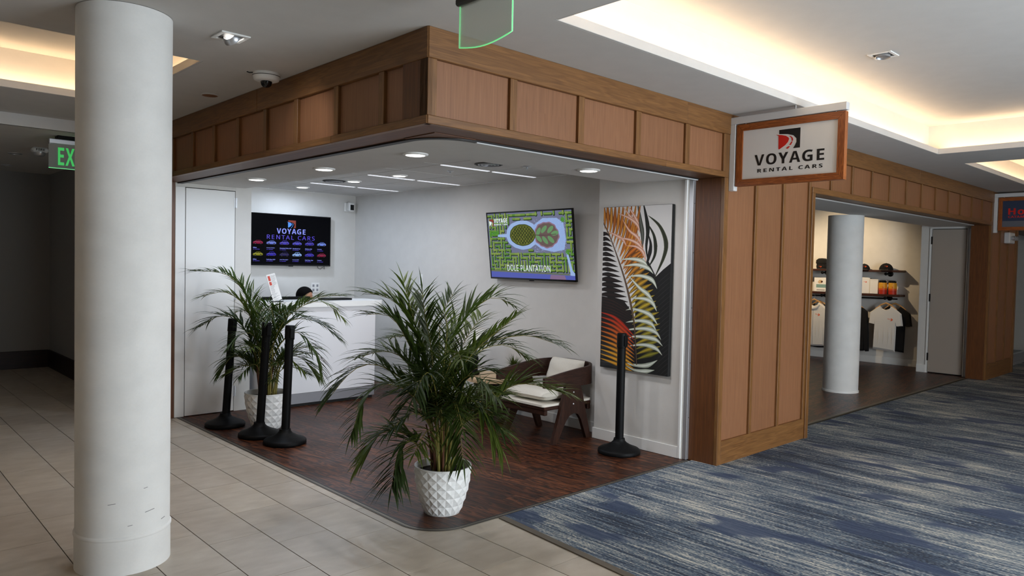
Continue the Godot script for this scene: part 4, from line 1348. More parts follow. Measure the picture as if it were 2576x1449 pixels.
	part(o, "seat", prism(rounded(-0.22, -0.2, 0.22, 0.24, 0.08), 0.28, 0.342, "xz"), M.black)
	part(o, "gas_post", lathe([Vector2(0.025, 0.06), Vector2(0.025, 0.28)], 14), M.black)
	for k in 5:
		var a := TAU * k / 5 + 0.3
		part(o, "leg", tube([Vector3(0, 0.08, 0), Vector3(cos(a) * 0.27, 0.055, sin(a) * 0.27)], [0.022, 0.015], 8), M.black)
		part(o, "castor", lathe([Vector2(0.0, 0.0), Vector2(0.02, 0.01), Vector2(0.02, 0.035), Vector2(0.0, 0.05)], 10), M.black, Vector3(cos(a) * 0.27, 0.0, sin(a) * 0.27))

# ------------------------------------------------------------------ screens
func screen_mat(called: String, im: Image, energy: float) -> StandardMaterial3D:
	var m := mat(called, Color8(3, 3, 4), 0.2)
	m.metallic_specular = 0.2
	m.emission_enabled = true
	m.emission = Color.WHITE
	m.emission_operator = BaseMaterial3D.EMISSION_OP_MULTIPLY
	m.emission_texture = tex(im)
	m.emission_energy_multiplier = energy
	return m

func face_quad(w: float, h: float, z: float) -> SurfaceTool:
	var st := mb()
	tri(st, Vector3(-w / 2, h / 2, z), Vector3(w / 2, h / 2, z), Vector3(w / 2, -h / 2, z), Vector3.BACK, Vector2(0, 0), Vector2(1, 0), Vector2(1, 1))
	tri(st, Vector3(-w / 2, h / 2, z), Vector3(w / 2, -h / 2, z), Vector3(-w / 2, -h / 2, z), Vector3.BACK, Vector2(0, 0), Vector2(1, 1), Vector2(0, 1))
	return st

func pts(l: Array, s: Vector2, o: Vector2) -> PackedVector2Array:
	var p := PackedVector2Array()
	for i in range(0, l.size(), 2):
		p.append(Vector2(l[i], l[i + 1]) * s + o)
	return p

func draw_car(im: Image, c: Vector2, w: float, col: Color, tall: float) -> void:
	var s := Vector2(w, w)
	var hi := col.lightened(0.45)
	var lo := col.darkened(0.6)
	fill(im, pts([-0.5, 0.10, -0.46, -0.04, -0.28, -0.09, -0.12, -0.20 - tall, 0.22, -0.21 - tall, 0.40, -0.08 - tall * 0.4, 0.5, -0.04, 0.5, 0.10, 0.40, 0.15, -0.40, 0.16], s, c), col)
	fill(im, pts([-0.22, -0.09, -0.10, -0.18 - tall, 0.05, -0.185 - tall, 0.05, -0.09], s, c), lo)
	fill(im, pts([0.08, -0.09, 0.08, -0.185 - tall, 0.20, -0.18 - tall, 0.34, -0.09], s, c), lo)
	fill(im, pts([-0.48, 0.0, -0.28, -0.06, 0.46, -0.05, 0.46, -0.03, -0.26, -0.03], s, c), hi)
	fill(im, pts([-0.49, 0.03, -0.38, 0.02, -0.40, 0.07, -0.48, 0.07], s, c), lo)
	for x in [-0.24, 0.30]:
		for e in [[0.10, Color8(4, 4, 8)], [0.055, hi.darkened(0.3)]]:
			var wl := PackedVector2Array()
			for k in 14:
				wl.append(c + Vector2(x + cos(TAU * k / 14) * e[0] * 0.85, 0.13 + sin(TAU * k / 14) * e[0]) * w)
			fill(im, wl, e[1])

func tv_body(o: Node3D, w: float, h: float) -> void:
	part(o, "bezel", bx(bx(bx(bx(mb(), Vector3(-w / 2, h / 2 - 0.012, -0.02), Vector3(w / 2, h / 2, 0.006), 0.002), Vector3(-w / 2, -h / 2, -0.02), Vector3(w / 2, -h / 2 + 0.018, 0.006), 0.002), Vector3(-w / 2, -h / 2, -0.02), Vector3(-w / 2 + 0.012, h / 2, 0.006), 0.002), Vector3(w / 2 - 0.012, -h / 2, -0.02), Vector3(w / 2, h / 2, 0.006), 0.002), M.black_gloss)
	part(o, "back_shell", box(Vector3(-w / 2 + 0.01, -h / 2 + 0.01, -0.03), Vector3(w / 2 - 0.01, h / 2 - 0.01, -0.004), 0.006), M.black)
	part(o, "sensor_tab", box(Vector3(-0.03, -h / 2 - 0.009, -0.012), Vector3(0.03, -h / 2 + 0.002, 0.004), 0.002), M.black)

func screens() -> void:
	# cars for hire, on the wall behind the counter
	var im := Image.create(1024, 592, false, Image.FORMAT_RGB8)
	im.fill(Color8(2, 2, 5))
	var tints := [[Color8(150, 30, 70), Color8(120, 140, 240), Color8(84, 76, 205), Color8(86, 84, 214), Color8(70, 62, 190), Color8(120, 150, 250)], [Color8(150, 150, 40), Color8(60, 52, 190), Color8(40, 36, 90), Color8(150, 190, 255), Color8(66, 56, 190), Color8(140, 30, 66)]]
	var tall := [[0.0, 0.0, 0.05, 0.0, 0.06, 0.0], [0.0, 0.06, 0.08, 0.05, 0.01, 0.02]]
	for r in 2:
		for k in 6:
			draw_car(im, Vector2(98 + k * 163, 332 + r * 138), 122, tints[r][k], tall[r][k])
	var o := thing("television", "black wall screen showing rental cars behind the counter", "television", Vector3(2.062, 1.82, -5.672))
	var w := 1.112
	var h := 0.65
	tv_body(o, w, h)
	var sc := part(o, "screen", face_quad(w - 0.024, h - 0.03, 0.0), screen_mat("cars_screen", im, 0.6))
	for e in [["screen_white", Color8(140, 152, 255), 0.8], ["screen_purple", Color8(84, 66, 220), 0.8], ["screen_blue", Color8(80, 150, 250), 0.8], ["screen_red", Color8(150, 50, 26), 0.6], ["caption_white", Color8(235, 245, 250), 0.8]]:
		glow(e[0], e[1], e[2]).albedo_color = Color8(4, 4, 5)
	letters(sc, "screen_lettering", "VOYAGE", 0.392, 0.066, Vector3(0.0, 0.113, 0.0008), M.screen_white, true, 4, 0.0006)
	letters(sc, "screen_lettering", "RENTAL CARS", 0.65, 0.052, Vector3(0.0, 0.034, 0.0008), M.screen_purple, false, 8, 0.0006)
	emblem(sc, Vector3(0.0, 0.205, 0.0005), 0.12, 0.10, M.screen_red, M.screen_blue, 0.0005)
	var names := [["Elite", "Luxury Sedan", "Standard Elite SUV", "Standard Car", "Midsize SUV", "Economy"], ["Elite", "Full-Size SUV", "Jeep Wrangler", "Luxury SUV", "Full-Size Car", "Compact"]]
	for r in 2:
		for k in 6:
			var x := (98 + k * 163) / 1024.0 * 1.088 - 0.544 - 0.06
			var y := 0.31 - (396 + r * 138) / 592.0 * 0.62
			var s: String = names[r][k]
			var tw := 0.0088 * s.length()
			letters(sc, "screen_caption", s, tw, 0.0135, Vector3(x + tw / 2, y, 0.0008), M.screen_white, true, 0, 0.0005)
			letters(sc, "screen_caption", "or similar", 0.085, 0.009, Vector3(x + 0.0425, y - 0.019, 0.0008), M.screen_purple, true, 0, 0.0005)
	part(o, "wall_mount", box(Vector3(-0.2, -0.15, -0.066), Vector3(0.2, 0.15, -0.03), 0.004), M.bronze_grey)
	part(o, "cable", tube([Vector3(0.40, -0.30, -0.05), Vector3(0.41, -0.35, -0.055), Vector3(0.44, -0.365, -0.05), Vector3(0.47, -0.34, -0.05), Vector3(0.50, -0.365, -0.05), Vector3(0.49, -0.30, -0.045)], [0.003, 0.003, 0.003, 0.003, 0.003, 0.003], 6), M.bronze_grey)
	# garden maze from above, on the side wall; the screen leans out at the top
	im = maze_picture()
	o = thing("television", "tilted wall screen showing a green garden maze", "television", Vector3(2.92, 1.768, -2.212), -PI / 2 + 0.007)
	o.rotation.x = 0.126
	w = 1.228
	h = 0.706
	tv_body(o, w, h)
	sc = part(o, "screen", face_quad(w - 0.024, h - 0.03, 0.0), screen_mat("maze_screen", im, 0.8))
	letters(sc, "screen_lettering", "DOLE PLANTATION", 0.62, 0.062, Vector3(-0.035, -0.232, 0.0008), M.caption_white, false, 2, 0.0006)
	letters(sc, "screen_lettering", "VOYAGE", 0.205, 0.045, Vector3(-0.40, 0.262, 0.0008), M.caption_white, true, 2, 0.0006)
	letters(sc, "screen_lettering", "RENTAL CARS", 0.205, 0.017, Vector3(-0.40, 0.222, 0.0008), M.caption_white, true, 3, 0.0006)
	emblem(sc, Vector3(-0.548, 0.242, 0.0005), 0.075, 0.075, M.screen_red, M.caption_white, 0.0005)
	part(o, "wall_arm", box(Vector3(-0.18, -0.12, -0.08), Vector3(0.18, 0.12, -0.03), 0.004), M.bronze_grey)

func maze_picture() -> Image:
	var W := 768
	var H := 440
	var im := Image.create(W, H, false, Image.FORMAT_RGB8)
	im.fill(Color8(112, 116, 142))
	var r := RandomNumberGenerator.new()
	r.seed = 99
	var path := Color8(156, 182, 226)
	var ell := func(c: Vector2, rx: float, ry: float, col: Color, wob := 0.0) -> void:
		var p := PackedVector2Array()
		for k in 60:
			var a := TAU * k / 60
			var q := 1.0 + wob * sin(a * 9.0) * sin(a * 4.0 + 1.0)
			p.append(c + Vector2(cos(a) * rx, sin(a) * ry) * q)
		fill(im, p, col)
	var pc := Vector2(328, 150)
	var lc := Vector2(545, 152)
	# hedges of the maze: passages opened at random in a grid
	var cs := 26
	var gx := W / cs + 2
	var gy := H / cs + 1
	var open := {}
	var done := {Vector2i(0, 0): true}
	var stack := [Vector2i(0, 0)]
	while stack.size() > 0:
		var c: Vector2i = stack[-1]
		var nb := []
		for d in [Vector2i(1, 0), Vector2i(-1, 0), Vector2i(0, 1), Vector2i(0, -1)]:
			var q: Vector2i = c + d
			if q.x >= 0 and q.y >= 0 and q.x < gx and q.y < gy and not done.has(q):
				nb.append(q)
		if nb.is_empty():
			stack.pop_back()
			continue
		var q2: Vector2i = nb[r.randi() % nb.size()]
		open[[c, q2]] = true
		open[[q2, c]] = true
		done[q2] = true
		stack.append(q2)
	var free := func(p: Vector2) -> bool:
		var e := (p - pc) / Vector2(165, 105)
		if e.length() < 1.0:
			return false
		if p.x > 430 and p.x < 716 and p.y > 40 and p.y < 268 - (p.x - 430) * 0.02:
			return false
		return p.y < 392
	for pass_ in 3:
		r.seed = 5
		for i in gx:
			for j in gy:
				for d in [Vector2i(1, 0), Vector2i(0, 1)]:
					var a := Vector2i(i, j)
					var b: Vector2i = a + d
					var tone := r.randf()
					if open.has([a, b]):
						continue
					var m := (Vector2(a) + Vector2(b)) * 0.5 * cs + Vector2(6, 4)
					var ext := Vector2(0, cs * 0.5 + 4) if d.x == 1 else Vector2(cs * 0.5 + 4, 0)
					if not (free.call(m + ext) and free.call(m - ext)):
						continue
					var th: float = [8.5, 7.6, 4.4][pass_]
					var col: Color = [Color8(22, 40, 24), Color8(58, 100, 40).lerp(Color8(110, 130, 62), tone), Color8(92, 140, 60).lerp(Color8(146, 160, 88), tone)][pass_]
					var sh := Vector2(3, 4) if pass_ == 0 else Vector2(-1.5, -2) if pass_ == 2 else Vector2.ZERO
					var dirv := ext.normalized()
					var nv := Vector2(-dirv.y, dirv.x)
					var p := PackedVector2Array()
					for k in 9:
						var an := PI * (k / 8.0 - 0.5)
						p.append(m + sh + ext + (dirv * cos(an) + nv * sin(an)) * th)
					for k in 9:
						var an := PI * (k / 8.0 + 0.5)
						p.append(m + sh - ext + (dirv * cos(an) + nv * sin(an)) * th)
					fill(im, p, col)
	# open ground round the pineapple and its crown
	ell.call(pc, 152, 96, path, 0.02)
	fill(im, pts([430, 90, 520, 44, 640, 46, 694, 78, 708, 180, 690, 248, 600, 262, 500, 246, 440, 212], Vector2.ONE, Vector2.ZERO), Color8(150, 176, 224))
	fill(im, pts([700, 262, 716, 258, 748, 380, 768, 400, 768, 440, 730, 440, 726, 384], Vector2.ONE, Vector2.ZERO), path)
	fill(im, pts([92, 144, 190, 140, 190, 164, 92, 160], Vector2.ONE, Vector2.ZERO), path)
	for k in 420:
		var q := Vector2(r.randf_range(430, 712), r.randf_range(44, 262))
		im.fill_rect(Rect2i(int(q.x), int(q.y), 5, 2), Color8(150, 176, 224).lerp(Color8(176, 150, 196) if r.randf() < 0.5 else Color8(190, 210, 240), 0.5))
	ell.call(lc, 108, 84, Color8(140, 110, 128), 0.05)
	ell.call(lc, 98, 76, Color8(104, 88, 84), 0.04)
	for e in [[-70, -20, -55], [-70, 22, 40], [-20, -36, -40], [-15, 34, 45], [35, -34, -38], [36, 30, 36], [72, -10, -10]]:
		var c := lc + Vector2(e[0], e[1])
		var an := deg_to_rad(e[2])
		var p := PackedVector2Array()
		for k in 20:
			var a := TAU * k / 20
			p.append(c + Vector2(cos(a) * 33, sin(a) * 15).rotated(an))
		fill(im, p, Color8(104, 146, 100))
	blade(im, smooth_line([lc + Vector2(-104, 0), lc + Vector2(0, 2), lc + Vector2(84, -4)]), 7, Color8(90, 70, 72), Color8(90, 70, 72), 0.2, 0.6)
	ell.call(pc, 118, 72, Color8(58, 66, 30), 0.015)
	ell.call(pc, 112, 67, Color8(96, 104, 44), 0.015)
	for k in 300:
		var a := r.randf() * TAU
		var q := pc + Vector2(cos(a) * 104, sin(a) * 62) * sqrt(r.randf())
		im.fill_rect(Rect2i(int(q.x), int(q.y), 8, 3), Color8(128, 130, 58) if r.randf() < 0.6 else Color8(70, 80, 36))
	for s: float in [-1.0, 1.0]:
		for k in range(-5, 6):
			var m := pc + Vector2(k * 26, 0)
			var a := m + Vector2(-s * 62, -62)
			var b := m + Vector2(s * 62, 62)
			var p := PackedVector2Array()
			for t in 21:
				var q := a.lerp(b, t / 20.0)
				if ((q - pc) / Vector2(108, 64)).length() < 1.0:
					p.append(q)
			if p.size() > 1:
				blade(im, p, 4.0, Color8(34, 38, 22), Color8(34, 38, 22), 0.5, 1.0)
	# the road along the bottom, palms by the path
	fill(im, pts([0, 398, 768, 412, 768, 440, 0, 440], Vector2.ONE, Vector2.ZERO), Color8(86, 96, 176))
	fill(im, pts([0, 388, 720, 400, 720, 410, 0, 398], Vector2.ONE, Vector2.ZERO), Color8(104, 112, 96))
	fill(im, pts([560, 410, 680, 412, 690, 440, 550, 440], Vector2.ONE, Vector2.ZERO), Color8(132, 108, 140))
	for c in [Vector2(716, 262), Vector2(690, 58), Vector2(58, 136), Vector2(26, 140), Vector2(88, 132)]:
		for k in 9:
			var an := TAU * k / 9
			blade(im, PackedVector2Array([c, c + Vector2(cos(an), sin(an)) * 12, c + Vector2(cos(an), sin(an)) * 24]), 9, Color8(52, 110, 40), Color8(110, 180, 60), 0.4)
	return im

# ------------------------------------------------------------------ the palm leaf print
func palm_picture() -> void:
	var W := 560
	var H := 1092
	var im := Image.create(W, H, false, Image.FORMAT_RGB8)
	im.fill(Color8(206, 204, 202))
	var to := func(x: float, y: float) -> Vector2:
		var xl := 105.0 - 33.0 * (y - 103.0) / 1165.0
		var xr := 610.0 - 52.0 * (y - 82.0) / 1265.0
		var u := (x - xl) / (xr - xl)
		var yt := 103.0 - 21.0 * u
		var yb := 1268.0 + 78.0 * u
		return Vector2(u * W, (y - yt) / (yb - yt) * H)
	var poly := func(l: Array) -> PackedVector2Array:
		var p := PackedVector2Array()
		for i in range(0, l.size(), 2):
			p.append(to.call(l[i], l[i + 1]))
		return p
	var ln := func(l: Array) -> PackedVector2Array:
		var a := []
		for i in range(0, l.size(), 2):
			a.append(to.call(l[i], l[i + 1]))
		return smooth_line(a)
	# dark fan leaves at the right, arching blades above them
	fill(im, poly.call([620, 490, 540, 560, 490, 610, 440, 500, 390, 560, 340, 800, 330, 1400, 640, 1400]), Color8(9, 9, 9))
	for k in 22:
		var y := 560.0 + k * 34.0
		blade(im, ln.call([470, y + 130, 540, y + 62, 610, y]), 7, Color8(20, 20, 20), Color8(38, 38, 37), 0.5)
	blade(im, ln.call([362, 60, 384, 200, 398, 330, 380, 470]), 34, Color8(40, 44, 36), Color8(96, 98, 90), 0.5)
	blade(im, ln.call([404, 60, 436, 250, 424, 400, 440, 520]), 32, Color8(14, 16, 12), Color8(22, 26, 18), 0.4)
	blade(im, ln.call([437, 160, 520, 240, 562, 360, 545, 470, 474, 630]), 34, Color8(56, 62, 40), Color8(30, 34, 16), 0.5)
	blade(im, ln.call([432, 215, 482, 320, 484, 450, 425, 560]), 28, Color8(40, 46, 28), Color8(20, 24, 12), 0.5)
	blade(im, ln.call([440, 300, 456, 380, 440, 470, 410, 560]), 30, Color8(8, 8, 8), Color8(20, 20, 18), 0.5)
	# upper left: upright orange blades
	var oranges := [Color8(214, 138, 42), Color8(196, 118, 34), Color8(222, 158, 60), Color8(180, 100, 26)]
	for k in 10:
		blade(im, ln.call([100 + 32 * k, 60, 112 + 25 * k, 190 + 14 * k, 112 + 16.5 * k, 262 + 28 * k]), 33, Color8(120, 66, 18), oranges[k % 4], 0.45, 0.1)
	for k in 7:
		blade(im, ln.call([330 + 12 * k, 190 + 30 * k, 300 + 12 * k, 320 + 30 * k, 225 + 8 * k, 470 + 26 * k]), 30, Color8(150, 84, 24), oranges[(k + 1) % 4], 0.5)
	# left: dark horizontal leaflets with light between them
	for k in 15:
		var y := 298.0 + k * 37.0
		var x1 := 150.0 + k * 10.5
		blade(im, ln.call([60, y + 4, 120, y - 5, x1, y + 16]), 30 if k < 9 else 42, Color8(10, 7, 6), Color8(34, 18, 14), 0.45, 0.1)
	fill(im, poly.call([60, 745, 250, 780, 318, 870, 340, 1060, 330, 1400, 40, 1400]), Color8(20, 12, 10))
	for k in 14:
		blade(im, ln.call([60, 760 + k * 20, 180, 790 + k * 22, 318, 880 + k * 16]), 9, Color8(24, 12, 8), Color8(60, 30, 18), 0.4)
	fill(im, poly.call([40, 1090, 160, 1110, 260, 1220, 300, 1400, 40, 1400]), Color8(34, 34, 33))
	for k in 6:
		blade(im, ln.call([60, 1130 + k * 34, 140, 1150 + k * 30, 210, 1190 + k * 26]), 16, Color8(12, 12, 12), Color8(80, 80, 78) if k % 2 else Color8(10, 10, 10), 0.5)
	# right of the stalk: broad folded leaflets, orange above, yellow green below
	for k in 20:
		var t := k / 19.0
		var y0 := 520.0 + 700.0 * t
		var x0 := 232.0 + 112.0 * pow(t, 0.6)
		var xe := 395.0 + 118.0 * minf(1.0, t * 1.5)
		var c := Color8(206, 112, 26).lerp(Color8(196, 168, 40), minf(1.0, t * 2.2)).lerp(Color8(122, 128, 36), maxf(0.0, t * 1.2 - 0.45) * (0.9 if k % 2 else 0.25))
		blade(im, ln.call([x0, y0, (x0 + xe) / 2, y0 - 92 + 60 * t, xe, y0 - 150 + 96 * t]), 44 - 8 * t, c.darkened(0.55), c, 0.6, 0.06)
	# pale undersides where the leaflets fold over
	var pink := [[250, 90, 310, 170, 352, 212, 376, 285], [290, 90, 330, 150, 358, 200, 376, 250], [215, 145, 300, 180, 360, 230, 380, 290], [250, 190, 300, 270, 360, 320, 392, 385], [130, 275, 200, 305, 250, 335, 278, 385], [200, 325, 290, 335, 365, 370, 415, 440], [280, 383, 350, 390, 400, 430, 420, 500]]
	for l in pink:
		blade(im, ln.call(l), 26, Color8(176, 120, 96), Color8(230, 196, 178), 0.7, 0.04)
	var pale := [[236, 482, 330, 480, 400, 500, 436, 540], [250, 532, 350, 522, 430, 545, 472, 590], [286, 608, 380, 604, 460, 634, 496, 700], [296, 606, 370, 690, 430, 740, 472, 800], [306, 768, 400, 772, 460, 800, 492, 866], [270, 856, 330, 848, 440, 888, 497, 966], [270, 945, 370, 934, 450, 955, 488, 1012], [262, 1002, 400, 992, 480, 1018, 518, 1076], [270, 1078, 330, 1050, 470, 1068, 528, 1122], [290, 1120, 400, 1112, 480, 1138, 524, 1190], [240, 1238, 330, 1262, 420, 1264, 492, 1226], [262, 1262, 330, 1298, 400, 1308, 470, 1300]]
	for l in pale:
		blade(im, ln.call(l), 32, Color8(150, 158, 140), Color8(226, 230, 220), 0.72, 0.05)
	# lower left: red to yellow blades
	for k in 11:
		var t := k / 10.0
		var c := Color8(196, 44, 8).lerp(Color8(236, 168, 40), minf(1.0, t * 1.3))
		blade(im, ln.call([70, 866 + k * 34, 180, 905 + k * 34, 270, 985 + k * 30, 332, 1050 + k * 27]), 30, c.darkened(0.4), c, 0.62, 0.03)
	# the stalk
	blade(im, ln.call([96, 205, 150, 310, 215, 480, 270, 650, 315, 850, 335, 1000, 346, 1260]), 17, Color8(46, 28, 18), Color8(118, 96, 74), 0.6, 0.5)
	var o := thing("canvas_picture", "tall canvas print of orange and green palm leaves", "picture", Vector3(2.86, 1.385, -0.797), -PI / 2)
	var w := 0.732
	var h := 1.43
	part(o, "stretcher", box(Vector3(-w / 2, -h / 2, 0.002), Vector3(w / 2, h / 2, 0.04), 0.002), M.black_matt)
	part(o, "print", face_quad(w - 0.004, h - 0.004, 0.0405), mat("palm_print", Color.WHITE, 0.8, 0.0, tex(im)))

# ------------------------------------------------------------------ chair, side table, lamp
func cushion(w: float, h: float, d: float) -> SurfaceTool:
	# a stuffed square: x across, y through, z along
	var st := mb()
	var n := 14
	var P := func(i: int, j: int, s: float) -> Vector3:
		var u := 2.0 * i / n - 1.0
		var v := 2.0 * j / n - 1.0
		var b := pow(maxf(0.0, (1.0 - pow(absf(u), 3.2)) * (1.0 - pow(absf(v), 3.2))), 0.42)
		var pinch := 1.0 - 0.05 * (1.0 - b)
		return Vector3(u * w / 2 * pinch, s * h / 2 * b + 0.004 * sin(u * 7.0 + v * 3.0) * b, v * d / 2 * pinch)
	for s: float in [-1.0, 1.0]:
		for i in n:
			for j in n:
				var nn := []
				var pp := []
				for e in [[0, 0], [1, 0], [1, 1], [0, 1]]:
					var a := clampi(i + e[0], 0, n)
					var b := clampi(j + e[1], 0, n)
					pp.append(P.call(a, b, s))
					var dx: Vector3 = P.call(mini(a + 1, n), b, s) - P.call(maxi(a - 1, 0), b, s)
					var dz: Vector3 = P.call(a, mini(b + 1, n), s) - P.call(a, maxi(b - 1, 0), s)
					var q := dz.cross(dx).normalized() * s
					nn.append(q)
				tris(st, pp[0], pp[1], pp[2], nn[0], nn[1], nn[2])
				tris(st, pp[0], pp[2], pp[3], nn[0], nn[2], nn[3])
	return st

func lounge() -> void:
	# the chair faces -x, its back to the side wall
	var o := thing("armchair", "dark walnut armchair with white cushions below the maze screen", "armchair", Vector3(2.62, 0.002, -1.61))
	var hw := 0.31
	# bent band: front tip, round the back, front tip
	var line := []
	for i in 41:
		var t := i / 40.0 * 2.0 - 1.0
		var s := signf(t)
		var a := absf(t)
		var p: Vector2
		if a > 0.45:
			var q := (a - 0.45) / 0.55
			p = Vector2(0.08 - 0.45 * q, s * (hw + 0.012 - 0.02 * q))
		else:
			var an := a / 0.45 * PI / 2
			p = Vector2(0.08 + 0.27 * pow(cos(an), 0.75), s * (hw + 0.012) * pow(sin(an), 0.6))
		line.append([p, a])
	var st := mb()
	var ring := []
	for i in line.size():
		var p: Vector2 = line[i][0]
		var a: float = line[i][1]
		var d: Vector2 = (line[mini(i + 1, 40)][0] - line[maxi(i - 1, 0)][0]).normalized()
		var nv := Vector2(-d.y, d.x) * 0.013
		var top := lerpf(0.675, 0.59, pow(a, 1.6))
		var bot := lerpf(0.49, 0.505, pow(a, 2.0))
		ring.append([Vector3(p.x + nv.x, top, p.y + nv.y), Vector3(p.x - nv.x, top, p.y - nv.y), Vector3(p.x - nv.x, bot, p.y - nv.y), Vector3(p.x + nv.x, bot, p.y + nv.y)])
	var run_ := 0.0
	for i in ring.size() - 1:
		var l: float = (ring[i + 1][0] - ring[i][0]).length()
		for e in 4:
			var a: Vector3 = ring[i][e]
			var b: Vector3 = ring[i][(e + 1) % 4]
			var c: Vector3 = ring[i + 1][(e + 1) % 4]
			var d: Vector3 = ring[i + 1][e]
			var mid: Vector3 = (ring[i][0] + ring[i][1] + ring[i][2] + ring[i][3]) * 0.25
			var n := (b - a).cross(d - a).normalized()
			if n.dot((a + b) * 0.5 - mid) < 0.0:
				n = -n
			tri(st, a, b, c, n, Vector2(run_, a.y), Vector2(run_, b.y), Vector2(run_ + l, c.y))
			tri(st, a, c, d, n, Vector2(run_, a.y), Vector2(run_ + l, c.y), Vector2(run_ + l, d.y))
		run_ += l
	for e in [0, ring.size() - 1]:
		var n: Vector3 = Vector3.LEFT
		tri(st, ring[e][0], ring[e][1], ring[e][2], n)
		tri(st, ring[e][0], ring[e][2], ring[e][3], n)
	part(o, "arm_band", st, M.walnut)
	# side frames shaped like an A
	for s: float in [-1.0, 1.0]:
		var frame := PackedVector2Array([Vector2(-0.105, 0.52), Vector2(0.075, 0.52), Vector2(0.11, 0.42), Vector2(0.235, 0.0), Vector2(0.175, 0.0), Vector2(0.095, 0.185), Vector2(0.055, 0.235), Vector2(0.0, 0.25), Vector2(-0.055, 0.235), Vector2(-0.105, 0.185), Vector2(-0.215, 0.0), Vector2(-0.275, 0.0), Vector2(-0.15, 0.37)])
		var f := part(o, "side_frame", prism(frame, -0.016, 0.016, "xy", null, Vector2(s, 0.3), PI / 2), M.walnut, Vector3(0, 0, s * (hw + 0.002)))
		for y in [0.44, 0.335]:
			part(f, "bolt", lathe([Vector2(0.0085, 0.0), Vector2(0.007, 0.004), Vector2(0.0, 0.005)], 14, false), M.aluminium, Vector3(-0.01, y, s * 0.016)).rotation.x = s * PI / 2
	part(o, "seat_rail", box(Vector3(-0.33, 0.255, -hw + 0.03), Vector3(-0.29, 0.325, hw - 0.03), 0.006, 2), M.walnut)
	part(o, "seat_rail", box(Vector3(0.24, 0.25, -hw + 0.03), Vector3(0.28, 0.30, hw - 0.03), 0.006, 2), M.walnut)
	part(o, "seat_board", box(Vector3(-0.34, 0.30, -hw + 0.018), Vector3(0.27, 0.332, hw - 0.018), 0.006, 0), M.walnut)
	part(o, "seat_pad", prism(rounded(-0.35, -hw + 0.024, 0.29, hw - 0.024, 0.03), 0.333, 0.352, "xz"), M.linen)
	var c1 := thing("seat_cushion", "plump white seat cushion on the walnut armchair", "cushion", Vector3(2.53, 0.414, -1.61))
	part(c1, "cover", cushion(0.47, 0.105, 0.54), M.linen)
	var c2 := thing("back_cushion", "upright white back cushion leaning in the walnut armchair", "cushion", Vector3(2.85, 0.548, -1.62))
	c2.rotation = Vector3(0, 0, 1.22)
	part(c2, "cover", cushion(0.31, 0.12, 0.44), M.linen)
	# side table
	o = thing("side_table", "low stump side table with a pale wooden top beside the armchair", "side table", Vector3(2.66, 0.002, -2.44))
	var slab := PackedVector2Array()
	for k in 40:
		var a := TAU * k / 40
		var q := 1.0 + 0.03 * sin(a * 3.0) + 0.02 * sin(a * 7.0 + 1.0)
		slab.append(Vector2(cos(a) * 0.30 * q, sin(a) * 0.33 * q))
	part(o, "top", prism(slab, 0.405, 0.44, "xz"), M.pale_wood)
	var trunk := mb()
	for k in 36:
		var a0 := TAU * k / 36
		var a1 := TAU * (k + 1) / 36
		for i in 6:
			var y0 := 0.405 * i / 6
			var y1 := 0.405 * (i + 1) / 6
			var rr := func(a: float, y: float) -> float:
				return 0.17 + 0.012 * sin(a * 9.0 + y * 4.0) + 0.008 * sin(a * 17.0) + 0.05 * pow(absf(y / 0.405 - 0.45), 2.0)
			var q := [[a0, y0], [a1, y0], [a1, y1], [a0, y1]]
			var v := []
			for e in q:
				var r: float = rr.call(e[0], e[1])
				v.append(Vector3(cos(e[0]) * r, e[1], sin(e[0]) * r))
			var n := Vector3(cos((a0 + a1) / 2), 0, sin((a0 + a1) / 2))
			tri(trunk, v[0], v[1], v[2], n, Vector2(y0, a0 * 0.2), Vector2(y0, a1 * 0.2), Vector2(y1, a1 * 0.2))
			tri(trunk, v[0], v[2], v[3], n, Vector2(y0, a0 * 0.2), Vector2(y1, a1 * 0.2), Vector2(y1, a0 * 0.2))
	part(o, "stump", trunk, M.walnut)
	# lamp
	o = thing("table_lamp", "white shaded table lamp mostly hidden behind the large palm", "lamp", Vector3(2.55, 0.443, -2.62))
	part(o, "foot", lathe([Vector2(0.07, 0.0), Vector2(0.075, 0.012), Vector2(0.055, 0.03), Vector2(0.05, 0.10), Vector2(0.06, 0.16), Vector2(0.04, 0.23), Vector2(0.014, 0.26), Vector2(0.012, 0.32)], 28), M.black)
	part(o, "shade", lathe([Vector2(0.17, 0.27), Vector2(0.15, 0.47), Vector2(0.148, 0.47), Vector2(0.168, 0.27)], 40, false), M.cloth_white)
	# small grass plant
	o = thing("grass_plant", "small spiky grass plant behind the armchair's arm", "plant", Vector3(2.84, 0.443, -2.31))
	part(o, "pot", lathe([Vector2(0.045, 0.0), Vector2(0.058, 0.10), Vector2(0.052, 0.10), Vector2(0.05, 0.085), Vector2(0.0, 0.085)], 24), M.black)
	var gr := mb()
	for k in 90:
		var a := rng.randf() * TAU
		var out := Vector3(cos(a), 0, sin(a))
		var up := rng.randf_range(0.35, 1.0)
		var l := rng.randf_range(0.09, 0.16)
		var p := [out * 0.012 + Vector3(0, 0.085, 0)]
		var d := (out * (1.1 - up) + Vector3.UP * up).normalized()
		for i in 4:
			p.append(p[-1] + d * l / 4)
			d = (d + Vector3.DOWN * 0.12 + out * 0.06).normalized()
		strap(gr, p, 0.004)
	part(o, "blades", gr, M.leaf_b).set_meta("kind", "stuff")

